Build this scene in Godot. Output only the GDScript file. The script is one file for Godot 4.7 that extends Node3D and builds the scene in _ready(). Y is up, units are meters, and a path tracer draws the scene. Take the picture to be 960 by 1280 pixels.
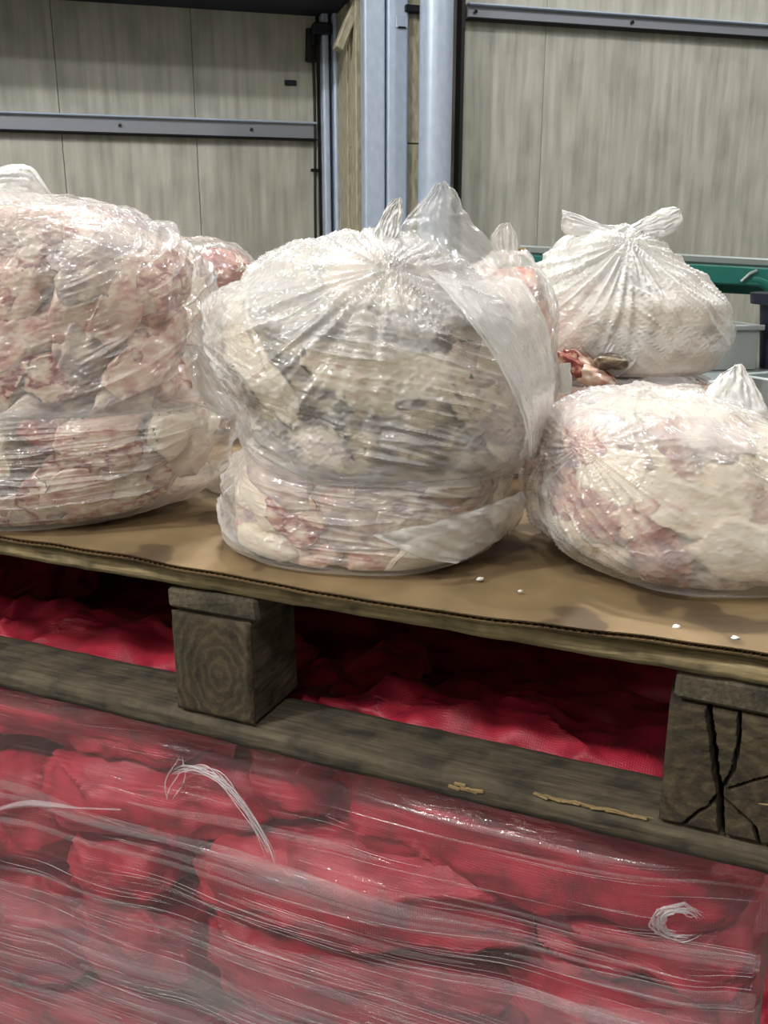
extends Node3D
# A cold store: clear bags of meat trimmings on a wooden pallet, which stands on a wrapped load of red woven sacks, in front of an insulated wall.

const LU_ROWS = [[0.251, -0.116, 0.033], [0.244, -0.136, 0.099], [0.234, -0.165, 0.143], [0.216, -0.187, 0.179], [0.191, -0.205, 0.215], [0.163, -0.216, 0.238], [0.131, -0.224, 0.233], [0.103, -0.228, 0.222], [0.079, -0.230, 0.223], [0.055, -0.230, 0.229], [0.032, -0.226, 0.234], [0.015, -0.214, 0.229]]
const LU_EAR_A = [[0.058, 0.233, 0.065, 0.245], [0.047, 0.228, 0.057, 0.261], [0.031, 0.231, 0.043, 0.279], [0.006, 0.235, 0.016, 0.279], [-0.022, 0.231, -0.017, 0.268], [-0.055, 0.224, -0.052, 0.247]]
const LU_EAR_B = [[0.062, 0.236, 0.067, 0.245], [0.074, 0.231, 0.078, 0.249], [0.087, 0.227, 0.095, 0.246], [0.103, 0.231, 0.106, 0.237]]
const LL_ROWS = [[0.144, -0.213, 0.186], [0.133, -0.229, 0.250], [0.120, -0.241, 0.273], [0.102, -0.249, 0.268], [0.072, -0.254, 0.255], [0.041, -0.259, 0.245], [0.020, -0.245, 0.215], [0.006, -0.215, 0.165]]
const LL_EAR_P = [[0.212, 0.202, 0.237, 0.204], [0.217, 0.180, 0.253, 0.175], [0.221, 0.154, 0.267, 0.151], [0.229, 0.131, 0.278, 0.129], [0.246, 0.114, 0.277, 0.120], [0.261, 0.110, 0.273, 0.116]]
const CU_ROWS = [[0.235, -0.002, 0.025], [0.228, -0.065, 0.046], [0.218, -0.093, 0.066], [0.204, -0.116, 0.086], [0.188, -0.138, 0.107], [0.171, -0.160, 0.127], [0.151, -0.173, 0.144], [0.122, -0.173, 0.157], [0.093, -0.165, 0.170], [0.063, -0.145, 0.175], [0.033, -0.143, 0.173]]
const CU_EAR_A = [[-0.002, 0.222, 0.018, 0.221], [-0.000, 0.236, 0.025, 0.234], [0.007, 0.249, 0.027, 0.249], [0.013, 0.260, 0.028, 0.259], [0.018, 0.265, 0.026, 0.267]]
const CU_EAR_T = [[0.061, 0.281, 0.070, 0.284], [0.048, 0.266, 0.082, 0.274], [0.033, 0.251, 0.090, 0.257], [0.024, 0.233, 0.112, 0.233], [0.035, 0.211, 0.141, 0.205], [0.059, 0.188, 0.163, 0.173], [0.086, 0.155, 0.180, 0.135], [0.115, 0.114, 0.187, 0.093], [0.139, 0.063, 0.184, 0.041], [0.150, 0.015, 0.169, -0.003]]
const CL_ROWS = [[0.119, -0.105, 0.132], [0.107, -0.131, 0.155], [0.086, -0.145, 0.161], [0.063, -0.154, 0.159], [0.036, -0.156, 0.153], [0.015, -0.158, 0.150], [0.004, -0.140, 0.130]]
const CL_EAR_F = [[0.042, 0.057, 0.172, 0.073], [0.064, 0.044, 0.176, 0.062], [0.086, 0.029, 0.172, 0.043], [0.113, 0.018, 0.166, 0.029]]
const RF_ROWS = [[0.173, -0.064, -0.003], [0.165, -0.112, 0.038], [0.152, -0.132, 0.080], [0.135, -0.141, 0.123], [0.114, -0.148, 0.150], [0.080, -0.153, 0.167], [0.046, -0.154, 0.175], [0.020, -0.128, 0.168], [0.006, -0.100, 0.145]]
const RF_EAR_E = [[0.060, 0.195, 0.067, 0.197], [0.046, 0.188, 0.079, 0.180], [0.035, 0.178, 0.090, 0.159], [0.028, 0.166, 0.099, 0.138], [0.032, 0.146, 0.109, 0.108], [0.044, 0.125, 0.110, 0.086]]
const RR_ROWS = [[0.236, -0.032, 0.022], [0.225, -0.079, 0.041], [0.210, -0.115, 0.061], [0.190, -0.137, 0.084], [0.167, -0.152, 0.114], [0.141, -0.159, 0.149], [0.114, -0.161, 0.179], [0.075, -0.156, 0.189], [0.041, -0.149, 0.187], [0.017, -0.123, 0.167]]
const RR_EAR_A = [[-0.016, 0.237, -0.018, 0.215], [-0.051, 0.243, -0.055, 0.218], [-0.089, 0.257, -0.098, 0.223], [-0.112, 0.263, -0.114, 0.231], [-0.116, 0.259, -0.116, 0.241]]
const RR_EAR_B = [[-0.006, 0.236, 0.001, 0.219], [0.017, 0.249, 0.027, 0.222], [0.043, 0.263, 0.059, 0.223], [0.066, 0.269, 0.081, 0.238], [0.073, 0.266, 0.082, 0.251]]
const RR_EAR_C = [[-0.039, 0.079, 0.022, 0.079], [-0.048, 0.055, 0.008, 0.048], [-0.058, 0.030, -0.008, 0.020], [-0.062, 0.013, -0.030, 0.003]]
const RL_ROWS = [[0.111, -0.135, 0.081], [0.096, -0.159, 0.144], [0.076, -0.167, 0.166], [0.051, -0.170, 0.175], [0.021, -0.169, 0.179]]
const RL_EAR_P = [[-0.163, 0.144, -0.136, 0.146], [-0.163, 0.130, -0.134, 0.130], [-0.164, 0.115, -0.132, 0.115], [-0.162, 0.100, -0.133, 0.099]]
const BL_ROWS = [[0.332, -0.036, 0.035], [0.324, -0.072, 0.077], [0.309, -0.101, 0.105], [0.287, -0.124, 0.128], [0.259, -0.136, 0.136], [0.217, -0.144, 0.137], [0.160, -0.149, 0.135], [0.087, -0.147, 0.125]]
const BC_ROWS = [[0.305, -0.007, 0.035], [0.291, -0.032, 0.051], [0.269, -0.061, 0.068], [0.236, -0.083, 0.079], [0.190, -0.088, 0.086], [0.144, -0.087, 0.088], [0.096, -0.081, 0.086], [0.048, -0.068, 0.076]]
const BC_EAR_A = [[0.003, 0.347, 0.013, 0.348], [-0.008, 0.337, 0.023, 0.333], [-0.012, 0.324, 0.027, 0.308], [-0.002, 0.294, 0.033, 0.287]]

const FLOOR := 0.0
const PALLET_YAW := -23.8          # degrees: the pallet's front runs away to the left
const PALLET_AT := Vector3(0, 0, -0.819)
const CARD_TOP := 1.190
const WALL_YAW := 15.0
const WALL_AT := Vector3(0, 0, -3.4)

var rng := RandomNumberGenerator.new()
var taken := {}
var M := {}
var n_big := FastNoiseLite.new()
var n_fold := FastNoiseLite.new()
var n_mid := FastNoiseLite.new()


# ---------------------------------------------------------------- naming and tagging
func numbered(called: String) -> String:
	var k: int = taken.get(called, 0)
	taken[called] = k + 1
	return called if k == 0 else "%s_%03d" % [called, k]


func tag(o: Node3D, label := "", category := "", group := "", kind := "") -> void:
	if label: o.set_meta("label", label)
	if category: o.set_meta("category", category)
	if group: o.set_meta("group", group)
	if kind: o.set_meta("kind", kind)


func thing(called: String, at: Vector3, yaw := 0.0, label := "", category := "", group := "") -> Node3D:
	var o := Node3D.new()
	o.name = numbered(called)
	add_child(o, true)
	o.position = at
	o.rotation_degrees.y = yaw
	tag(o, label, category, group)
	return o


func obj(called: String, mesh: Mesh, mat: Material, parent: Node3D = null, at := Vector3.ZERO, label := "") -> MeshInstance3D:
	var o := MeshInstance3D.new()
	o.mesh = mesh
	if mat:
		o.material_override = mat
	if parent == null:
		o.name = numbered(called)
		add_child(o, true)
	else:
		var k := 0
		var n := called
		while parent.has_node(n):
			k += 1
			n = "%s_%03d" % [called, k]
		o.name = n
		parent.add_child(o, true)
	o.position = at
	if label: o.set_meta("label", label)
	return o


func pal(u: float, y: float, w: float) -> Vector3:      # a point on the pallet: along its front, height, depth behind its front
	var b := Basis(Vector3.UP, deg_to_rad(PALLET_YAW))
	return PALLET_AT + b * Vector3(u, y, -w)


func wal(s: float, y: float, d: float) -> Vector3:      # a point by the wall: along it, height, distance in front of it
	var b := Basis(Vector3.UP, deg_to_rad(WALL_YAW))
	return WALL_AT + b * Vector3(s, y, d)


# ---------------------------------------------------------------- meshes
func grid(p: PackedVector3Array, nu: int, nv: int, wrap: bool, flip := false, uv := PackedVector2Array()) -> ArrayMesh:
	var n := PackedVector3Array()
	n.resize(nu * nv)
	var sgn := -1.0 if flip else 1.0
	for j in nv:
		var j0 := maxi(j - 1, 0) * nu
		var j1 := mini(j + 1, nv - 1) * nu
		for i in nu:
			var a := (i - 1 + nu) % nu if wrap else maxi(i - 1, 0)
			var b := (i + 1) % nu if wrap else mini(i + 1, nu - 1)
			var du := p[j * nu + b] - p[j * nu + a]
			var dv := p[j1 + i] - p[j0 + i]
			var c := dv.cross(du) * sgn
			n[j * nu + i] = c.normalized() if c.length_squared() > 1e-20 else Vector3.UP
	var ix := PackedInt32Array()
	var iu := nu if wrap else nu - 1
	ix.resize(iu * (nv - 1) * 6)
	var k := 0
	for j in nv - 1:
		for i in iu:
			var a := j * nu + i
			var b := j * nu + (i + 1) % nu
			var c := a + nu
			var d := b + nu
			if flip:
				ix[k] = a; ix[k + 1] = c; ix[k + 2] = b; ix[k + 3] = b; ix[k + 4] = c; ix[k + 5] = d
			else:
				ix[k] = a; ix[k + 1] = b; ix[k + 2] = c; ix[k + 3] = b; ix[k + 4] = d; ix[k + 5] = c
			k += 6
	var arr := []
	arr.resize(Mesh.ARRAY_MAX)
	arr[Mesh.ARRAY_VERTEX] = p
	arr[Mesh.ARRAY_NORMAL] = n
	if uv.size():
		arr[Mesh.ARRAY_TEX_UV] = uv
	arr[Mesh.ARRAY_INDEX] = ix
	var m := ArrayMesh.new()
	m.add_surface_from_arrays(Mesh.PRIMITIVE_TRIANGLES, arr)
	return m


func new_st() -> SurfaceTool:
	var st := SurfaceTool.new()
	st.begin(Mesh.PRIMITIVE_TRIANGLES)
	return st


func tri(st: SurfaceTool, a: Vector3, b: Vector3, c: Vector3, mid: Vector3) -> void:   # flat face that looks away from mid
	var n := (c - a).cross(b - a)
	if n.length_squared() < 1e-18:
		return
	if n.dot((a + b + c) / 3.0 - mid) < 0.0:
		n = -n
		var t := b
		b = c
		c = t
	n = n.normalized()
	for v in [a, b, c]:
		st.set_normal(n)
		st.add_vertex(v)


func box_into(st: SurfaceTool, mid: Vector3, size: Vector3, bevel := 0.003, basis := Basis(), worn := 0.0) -> void:
	var h := size / 2.0
	bevel = minf(bevel, minf(h.x, minf(h.y, h.z)) * 0.9)
	var P := {}
	for c in 8:
		var s := Vector3(1 if c & 1 else -1, 1 if c & 2 else -1, 1 if c & 4 else -1)
		var off := Vector3(rng.randf_range(-worn, worn), rng.randf_range(-worn, worn), rng.randf_range(-worn, worn)) if worn > 0.0 else Vector3.ZERO
		for k in 3:
			var q := h - Vector3.ONE * bevel
			q[k] = h[k]
			P[c * 3 + k] = mid + basis * (q * s + off)
	for k in 3:
		var a := 1 << ((k + 1) % 3)
		var b := 1 << ((k + 2) % 3)
		for s in [0, 1 << k]:
			tri(st, P[s * 3 + k], P[(s | a) * 3 + k], P[(s | a | b) * 3 + k], mid)
			tri(st, P[s * 3 + k], P[(s | a | b) * 3 + k], P[(s | b) * 3 + k], mid)
			pass
		var i := (k + 1) % 3
		var j := (k + 2) % 3
		for si in [0, 1 << i]:
			for sj in [0, 1 << j]:
				var c0: int = si | sj
				var c1: int = c0 | (1 << k)
				tri(st, P[c0 * 3 + i], P[c0 * 3 + j], P[c1 * 3 + j], mid)
				tri(st, P[c0 * 3 + i], P[c1 * 3 + j], P[c1 * 3 + i], mid)
	for c in 8:
		tri(st, P[c * 3], P[c * 3 + 1], P[c * 3 + 2], mid)


func box(size: Vector3, bevel := 0.003, worn := 0.0) -> ArrayMesh:
	var st := new_st()
	box_into(st, Vector3.ZERO, size, bevel, Basis(), worn)
	return st.commit()


func extrude(profile: PackedVector2Array, from_y: float, to_y: float) -> ArrayMesh:     # a closed outline in x and z, carried up
	var st := new_st()
	var mid2 := Vector2.ZERO
	for q in profile: mid2 += q / profile.size()
	var n := profile.size()
	for i in n:
		var a := profile[i]
		var b := profile[(i + 1) % n]
		var e := (b - a).normalized()
		var nn := Vector3(e.y, 0, -e.x)
		var A := Vector3(a.x, from_y, a.y)
		var B := Vector3(b.x, from_y, b.y)
		var C := Vector3(b.x, to_y, b.y)
		var D := Vector3(a.x, to_y, a.y)
		for v in [A, B, C, A, C, D]:
			st.set_normal(nn)
			st.add_vertex(v)
	var tr := Geometry2D.triangulate_polygon(profile)
	for k in range(0, tr.size(), 3):
		for y in [from_y, to_y]:
			var m := Vector3(mid2.x, (from_y + to_y) / 2.0, mid2.y)
			var up := Vector3(0, 1 if y == to_y else -1, 0)
			var A := Vector3(profile[tr[k]].x, y, profile[tr[k]].y)
			var B := Vector3(profile[tr[k + 1]].x, y, profile[tr[k + 1]].y)
			var C := Vector3(profile[tr[k + 2]].x, y, profile[tr[k + 2]].y)
			tri(st, A, B, C, (A + B + C) / 3.0 - up)
			m = m
	return st.commit()


func tube_into(st: SurfaceTool, pts: PackedVector3Array, r: float, sides := 8, taper := 0.0) -> void:
	var n := pts.size()
	var rings := []
	for i in n:
		var t := (pts[mini(i + 1, n - 1)] - pts[maxi(i - 1, 0)]).normalized()
		var a := t.cross(Vector3.UP if absf(t.y) < 0.9 else Vector3.RIGHT).normalized()
		var b := t.cross(a)
		var ring := PackedVector3Array()
		var rr := r
		if taper > 0.0:
			rr = r * clampf(minf(i, n - 1 - i) / (taper * n) + 0.15, 0.15, 1.0)
		for k in sides:
			var an := TAU * k / sides
			ring.append(pts[i] + (a * cos(an) + b * sin(an)) * rr)
		rings.append(ring)
	for i in n - 1:
		for k in sides:
			var k1 := (k + 1) % sides
			var q := [rings[i][k], rings[i][k1], rings[i + 1][k1], rings[i][k], rings[i + 1][k1], rings[i + 1][k]]
			var c := [i, i, i + 1, i, i + 1, i + 1]
			for z in 2:
				var A: Vector3 = q[z * 3]
				var B: Vector3 = q[z * 3 + 1]
				var C: Vector3 = q[z * 3 + 2]
				var idx := [0, 1, 2]
				var mid: Vector3 = (pts[i] + pts[i + 1]) / 2.0
				if (C - A).cross(B - A).dot((A + B + C) / 3.0 - mid) < 0:
					idx = [0, 2, 1]
				for w in idx:
					var v: Vector3 = q[z * 3 + w]
					st.set_normal((v - pts[c[z * 3 + w]]).normalized())
					st.add_vertex(v)


func cylinder(r0: float, r1: float, h: float, sides := 32) -> CylinderMesh:
	var c := CylinderMesh.new()
	c.bottom_radius = r0
	c.top_radius = r1
	c.height = h
	c.radial_segments = sides
	c.rings = 1
	return c


# ---------------------------------------------------------------- textures and materials
func noise_of(type: int, freq: float, octaves := 4, sd := 1, ridged := false) -> FastNoiseLite:
	var n := FastNoiseLite.new()
	n.noise_type = type
	n.frequency = freq
	n.seed = sd
	n.fractal_type = FastNoiseLite.FRACTAL_RIDGED if ridged else FastNoiseLite.FRACTAL_FBM
	n.fractal_octaves = octaves
	return n


func ramp(stops: Array) -> Gradient:
	var g := Gradient.new()
	var o := PackedFloat32Array()
	var c := PackedColorArray()
	for s in stops:
		o.append(s[0])
		c.append(Color(s[1], s[2], s[3]))
	g.offsets = o
	g.colors = c
	return g


func noise_tex(n: FastNoiseLite, stops := [], size := 512, normal := 0.0) -> NoiseTexture2D:
	var t := NoiseTexture2D.new()
	t.width = size
	t.height = size
	t.seamless = true
	t.noise = n
	if normal > 0.0:
		t.as_normal_map = true
		t.bump_strength = normal
	elif stops.size():
		t.color_ramp = ramp(stops)
	return t


func mat(color: Color, rough := 0.6, metal := 0.0) -> StandardMaterial3D:
	var m := StandardMaterial3D.new()
	m.albedo_color = color
	m.roughness = rough
	m.metallic = metal
	return m


func tri_map(m: StandardMaterial3D, scale: Vector3, world := false) -> StandardMaterial3D:
	m.uv1_triplanar = true
	m.uv1_world_triplanar = world
	m.uv1_scale = scale
	m.uv1_triplanar_sharpness = 4.0
	return m


func film(alpha: float, rough := 0.13, tint := Color(0.95, 0.95, 0.94), strength := 0.5, scale := 7.0) -> StandardMaterial3D:
	var m := mat(Color(tint.r, tint.g, tint.b, alpha), rough)
	m.transparency = BaseMaterial3D.TRANSPARENCY_ALPHA
	m.cull_mode = BaseMaterial3D.CULL_DISABLED
	m.normal_enabled = true
	m.normal_texture = M.crinkle
	m.normal_scale = strength
	return tri_map(m, Vector3.ONE * scale)


func wood(stops: Array, scale: Vector3, sd: int) -> StandardMaterial3D:
	var m := mat(Color.WHITE, 0.85)
	m.albedo_texture = noise_tex(noise_of(FastNoiseLite.TYPE_SIMPLEX, 0.012, 5, sd), stops)
	m.normal_enabled = true
	m.normal_texture = M.wood_normal
	m.normal_scale = 0.8
	m.detail_enabled = true
	m.detail_blend_mode = BaseMaterial3D.BLEND_MODE_MUL
	m.detail_albedo = M.grime
	m.detail_uv_layer = BaseMaterial3D.DETAIL_UV_2
	m.uv2_triplanar = true
	m.uv2_scale = Vector3(3.1, 3.1, 3.1)
	return tri_map(m, scale)


func materials() -> void:
	M.crinkle = noise_tex(noise_of(FastNoiseLite.TYPE_SIMPLEX_SMOOTH, 0.018, 4, 21, true), [], 512, 5.0)
	M.wood_normal = noise_tex(noise_of(FastNoiseLite.TYPE_SIMPLEX, 0.03, 4, 31), [], 512, 4.0)
	M.grime = noise_tex(noise_of(FastNoiseLite.TYPE_SIMPLEX, 0.01, 4, 33), [[0.0, 0.55, 0.55, 0.56], [0.35, 0.85, 0.85, 0.84], [0.6, 1, 1, 1], [1.0, 0.9, 0.9, 0.86]])
	# wood: grey weathered boards, each with its grain along its own length
	var grey := [[0.0, 0.25, 0.225, 0.175], [0.5, 0.325, 0.297, 0.235], [1.0, 0.40, 0.365, 0.295]]
	var tan_ := [[0.0, 0.50, 0.44, 0.32], [0.5, 0.62, 0.55, 0.415], [1.0, 0.73, 0.66, 0.51]]
	M.board = wood(grey, Vector3(1.3, 20, 20), 41)
	M.deck_board = wood(tan_, Vector3(1.3, 20, 20), 42)
	M.cross_board = wood(grey, Vector3(20, 20, 1.3), 43)
	M.block_side = wood(grey, Vector3(9, 9, 1.0), 44)
	M.end_grain = mat(Color.WHITE, 0.9)
	M.end_grain.albedo_texture = rings_picture(0.60, 0.55)
	M.end_grain.normal_enabled = true
	M.end_grain.normal_texture = M.wood_normal
	M.end_grain.normal_scale = 0.5
	M.cracked_grain = M.end_grain.duplicate()
	M.cracked_grain.albedo_texture = rings_picture(0.26, 0.64)
	M.splinter = mat(Color(0.54, 0.46, 0.31), 0.85)
	# cardboard
	M.card = mat(Color.WHITE, 0.75)
	M.card.albedo_texture = noise_tex(noise_of(FastNoiseLite.TYPE_SIMPLEX, 0.006, 3, 51), [[0.0, 0.29, 0.23, 0.15], [0.38, 0.35, 0.285, 0.195], [0.46, 0.46, 0.385, 0.27], [0.8, 0.51, 0.43, 0.305], [1.0, 0.55, 0.465, 0.335]])
	tri_map(M.card, Vector3.ONE * 2.2)
	M.flute = mat(Color(0.55, 0.43, 0.28), 0.85)
	# wall panels, steel
	M.panel = mat(Color.WHITE, 0.62)
	M.panel.albedo_texture = noise_tex(noise_of(FastNoiseLite.TYPE_SIMPLEX, 0.012, 5, 61), [[0.0, 0.64, 0.64, 0.60], [0.5, 0.71, 0.71, 0.67], [1.0, 0.77, 0.77, 0.735]], 1024)
	M.panel.normal_enabled = true
	M.panel.normal_texture = M.wood_normal
	M.panel.normal_scale = 0.25
	M.panel.detail_enabled = true
	M.panel.detail_blend_mode = BaseMaterial3D.BLEND_MODE_MUL
	M.panel.detail_albedo = noise_tex(noise_of(FastNoiseLite.TYPE_SIMPLEX, 0.008, 5, 63), [[0.0, 0.88, 0.88, 0.875], [0.45, 0.965, 0.965, 0.96], [1.0, 1, 1, 1]])
	M.panel.detail_uv_layer = BaseMaterial3D.DETAIL_UV_2
	M.panel.uv2_triplanar = true
	M.panel.uv2_scale = Vector3(1.1, 0.8, 1.1)
	tri_map(M.panel, Vector3(1.7, 0.12, 1.7))
	M.board_beige = mat(Color.WHITE, 0.7)
	M.board_beige.albedo_texture = noise_tex(noise_of(FastNoiseLite.TYPE_SIMPLEX, 0.015, 4, 65), [[0.0, 0.56, 0.54, 0.45], [0.5, 0.67, 0.65, 0.56], [1.0, 0.75, 0.735, 0.65]])
	tri_map(M.board_beige, Vector3(5, 1.6, 5))
	M.steel = mat(Color.WHITE, 0.38, 0.25)
	M.steel.albedo_texture = noise_tex(noise_of(FastNoiseLite.TYPE_SIMPLEX, 0.02, 4, 67), [[0.0, 0.70, 0.765, 0.85], [0.5, 0.73, 0.79, 0.875], [1.0, 0.76, 0.82, 0.90]])
	tri_map(M.steel, Vector3(3, 1.5, 3))
	M.rail = mat(Color(0.56, 0.58, 0.62), 0.4, 0.45)
	M.dark = mat(Color(0.06, 0.06, 0.07), 0.6)
	M.bolt = mat(Color(0.12, 0.12, 0.13), 0.45, 0.6)
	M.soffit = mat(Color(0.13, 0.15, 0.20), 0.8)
	M.plaster = mat(Color(0.74, 0.735, 0.70), 0.9)
	M.concrete = mat(Color.WHITE, 0.8)
	M.concrete.albedo_texture = noise_tex(noise_of(FastNoiseLite.TYPE_SIMPLEX, 0.01, 5, 69), [[0.0, 0.28, 0.29, 0.27], [1.0, 0.46, 0.47, 0.44]])
	tri_map(M.concrete, Vector3.ONE * 0.8)
	M.teal = mat(Color(0.13, 0.43, 0.39), 0.45)
	M.navy = mat(Color(0.11, 0.13, 0.19), 0.5)
	M.zinc = mat(Color(0.62, 0.66, 0.66), 0.35, 0.5)
	M.crate = mat(Color(0.55, 0.57, 0.57), 0.5)
	M.label_white = mat(Color(0.86, 0.88, 0.90), 0.6)
	M.paper = mat(Color(0.90, 0.91, 0.90), 0.7)
	M.paper.backlight_enabled = true
	M.paper.backlight = Color(0.3, 0.3, 0.3)
	# film
	M.film_clear = film(0.17)
	M.film_hazy = film(0.23)
	M.film_dull = film(0.36, 0.16)
	M.film_mist = film(0.28, 0.13, Color(0.95, 0.95, 0.94), 0.3, 5.0)
	M.film_milk = film(0.56, 0.2)
	M.film_ear = film(0.78, 0.2)
	M.film_tail = film(0.30, 0.16)
	M.water = mat(Color(0.97, 0.98, 1.0, 0.05), 0.03)
	M.water.refraction_enabled = true
	M.water.refraction_scale = 0.033
	# meat
	M.fat = meat([[0.0, 0.84, 0.70, 0.62], [0.3, 0.88, 0.82, 0.72], [0.65, 0.90, 0.855, 0.77], [0.82, 0.87, 0.76, 0.69], [1.0, 0.72, 0.50, 0.47]], 0.010, 71, Vector3(5, 8, 5))
	M.pink = meat([[0.0, 0.62, 0.34, 0.32], [0.22, 0.78, 0.56, 0.51], [0.5, 0.86, 0.71, 0.64], [0.75, 0.90, 0.83, 0.74], [1.0, 0.80, 0.62, 0.56]], 0.011, 72, Vector3(5, 9, 5))
	M.marbled = meat([[0.0, 0.86, 0.77, 0.66], [0.36, 0.87, 0.74, 0.66], [0.44, 0.58, 0.25, 0.23], [0.50, 0.50, 0.18, 0.18], [0.58, 0.80, 0.60, 0.54], [0.75, 0.90, 0.84, 0.74], [1.0, 0.74, 0.60, 0.58]], 0.006, 73, Vector3(5, 8, 5))
	M.lean = meat([[0.0, 0.36, 0.12, 0.12], [0.35, 0.50, 0.19, 0.18], [0.6, 0.64, 0.34, 0.31], [0.75, 0.86, 0.72, 0.62], [1.0, 0.62, 0.36, 0.34]], 0.010, 74, Vector3(5, 9, 5))
	M.mauve = meat([[0.0, 0.46, 0.37, 0.38], [0.35, 0.64, 0.54, 0.53], [0.6, 0.80, 0.71, 0.66], [0.8, 0.87, 0.81, 0.74], [1.0, 0.70, 0.55, 0.53]], 0.010, 75, Vector3(5, 9, 5))
	M.olive = meat([[0.0, 0.26, 0.21, 0.19], [0.38, 0.38, 0.32, 0.29], [0.55, 0.56, 0.50, 0.43], [0.75, 0.80, 0.74, 0.63], [1.0, 0.58, 0.50, 0.43]], 0.009, 76, Vector3(4, 9, 4))
	# woven red sacks
	M.woven = mat(Color.WHITE, 0.5)
	M.woven.albedo_color = Color(0.70, 0.15, 0.24)
	M.woven.detail_enabled = true
	M.woven.detail_blend_mode = BaseMaterial3D.BLEND_MODE_MUL
	M.woven.detail_albedo = noise_tex(noise_of(FastNoiseLite.TYPE_SIMPLEX, 0.012, 5, 81), [[0.0, 0.62, 0.55, 0.60], [0.5, 0.92, 0.88, 0.90], [1.0, 1, 1, 1]])
	M.woven.detail_uv_layer = BaseMaterial3D.DETAIL_UV_2
	M.woven.uv2_triplanar = true
	M.woven.uv2_scale = Vector3.ONE * 2.7
	M.woven.normal_enabled = true
	M.woven.normal_texture = weave_picture()
	M.woven.normal_scale = 0.9
	tri_map(M.woven, Vector3.ONE * 28.0)


func meat(stops: Array, freq: float, sd: int, scale: Vector3) -> StandardMaterial3D:
	var n := noise_of(FastNoiseLite.TYPE_SIMPLEX_SMOOTH, freq, 4, sd)
	n.domain_warp_enabled = true
	n.domain_warp_amplitude = 40.0
	n.domain_warp_frequency = 0.01
	var m := mat(Color.WHITE, 0.38)
	m.albedo_texture = noise_tex(n, stops)
	m.normal_enabled = true
	m.normal_texture = M.wood_normal
	m.normal_scale = 0.4
	m.clearcoat_enabled = true
	m.clearcoat = 0.4
	m.clearcoat_roughness = 0.15
	return tri_map(m, scale, true)


func rings_picture(cu: float, cv: float) -> ImageTexture:
	var n := 256
	var im := Image.create(n, n, false, Image.FORMAT_RGB8)
	var nz := noise_of(FastNoiseLite.TYPE_SIMPLEX, 0.02, 4, 91)
	var fine := noise_of(FastNoiseLite.TYPE_SIMPLEX, 0.15, 2, 92)
	var stain := noise_of(FastNoiseLite.TYPE_SIMPLEX, 0.008, 3, 93)
	for y in n:
		for x in n:
			var dx := x / float(n) - cu
			var dy := y / float(n) - cv
			var r := sqrt(dx * dx + dy * dy * 0.7) + nz.get_noise_2d(x, y) * 0.035
			var k := 0.5 + 0.5 * sin(r * 62.0)
			k = k * k * 0.5 + 0.35 + fine.get_noise_2d(x, y) * 0.18 + stain.get_noise_2d(x, y) * 0.35
			im.set_pixel(x, y, Color(0.165, 0.14, 0.095).lerp(Color(0.31, 0.27, 0.19), clampf(k, 0, 1)))
	return ImageTexture.create_from_image(im)


func weave_picture() -> ImageTexture:
	# plain weave of flat tapes, 14 by 14 in one picture; heights turned into normals
	var n := 336
	var c := 24
	var im := Image.create(n, n, false, Image.FORMAT_RGBA8)
	for y in n:
		for x in n:
			var i := x / c
			var j := y / c
			var u := (x % c) / float(c) - 0.5
			var v := (y % c) / float(c) - 0.5
			var over := (i + j) % 2 == 0
			var across := v if over else u
			var along := u if over else v
			var h := (1.0 - pow(absf(across) * 2.0, 4.0)) * (0.45 + 0.55 * cos(along * PI))
			im.set_pixel(x, y, Color(h, h, h, 1))
	im.bump_map_to_normal_map(3.0)
	return ImageTexture.create_from_image(im)


# ---------------------------------------------------------------- bags
func row_at(rows: Array, h: float) -> Vector2:
	var n := rows.size()
	if h >= rows[0][0]:
		return Vector2(rows[0][1], rows[0][2])
	if h <= rows[n - 1][0]:
		var t: float = h / rows[n - 1][0]
		var l: float = rows[n - 1][1]
		var r: float = rows[n - 1][2]
		var m := (l + r) / 2.0
		var k := 0.76 + 0.24 * sqrt(maxf(0.0, 1.0 - (1.0 - t) * (1.0 - t)))
		return Vector2(m + (l - m) * k, m + (r - m) * k)
	for i in n - 1:
		if h >= rows[i + 1][0]:
			var t: float = (h - rows[i + 1][0]) / (rows[i][0] - rows[i + 1][0])
			return Vector2(lerpf(rows[i + 1][1], rows[i][1], t), lerpf(rows[i + 1][2], rows[i][2], t))
	return Vector2.ZERO


class Bag:
	var rows: Array
	var depth: float
	var top: float
	var width: float
	var root: Node3D
	var lean := 0.0            # how far the top leans back
	var exp := 2.5


func section(b: Bag, h: float) -> Vector4:              # middle x, half width, half depth, middle z
	var a := row_at(b.rows, h)
	var a1 := row_at(b.rows, h + 0.006)
	var a0 := row_at(b.rows, maxf(h - 0.006, 0.0))
	a = (a * 2.0 + a1 + a0) / 4.0
	var w := a.y - a.x
	var d := b.depth * pow(clampf(w / b.width, 0.02, 1.0), lerpf(0.4, 0.85, smoothstep(0.1, 0.5, h / b.top)))
	return Vector4((a.x + a.y) / 2.0, w / 2.0, d, -b.lean * pow(h / b.top, 2.0))


func on_bag(b: Bag, h: float, ang: float, s: float) -> Vector3:
	var q := section(b, h)
	var e := 2.0 / b.exp
	var c := cos(ang)
	var k := sin(ang)
	return Vector3(q.x + q.y * s * signf(c) * pow(absf(c), e), h, q.w + q.z * s * signf(k) * pow(absf(k), e))


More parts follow.
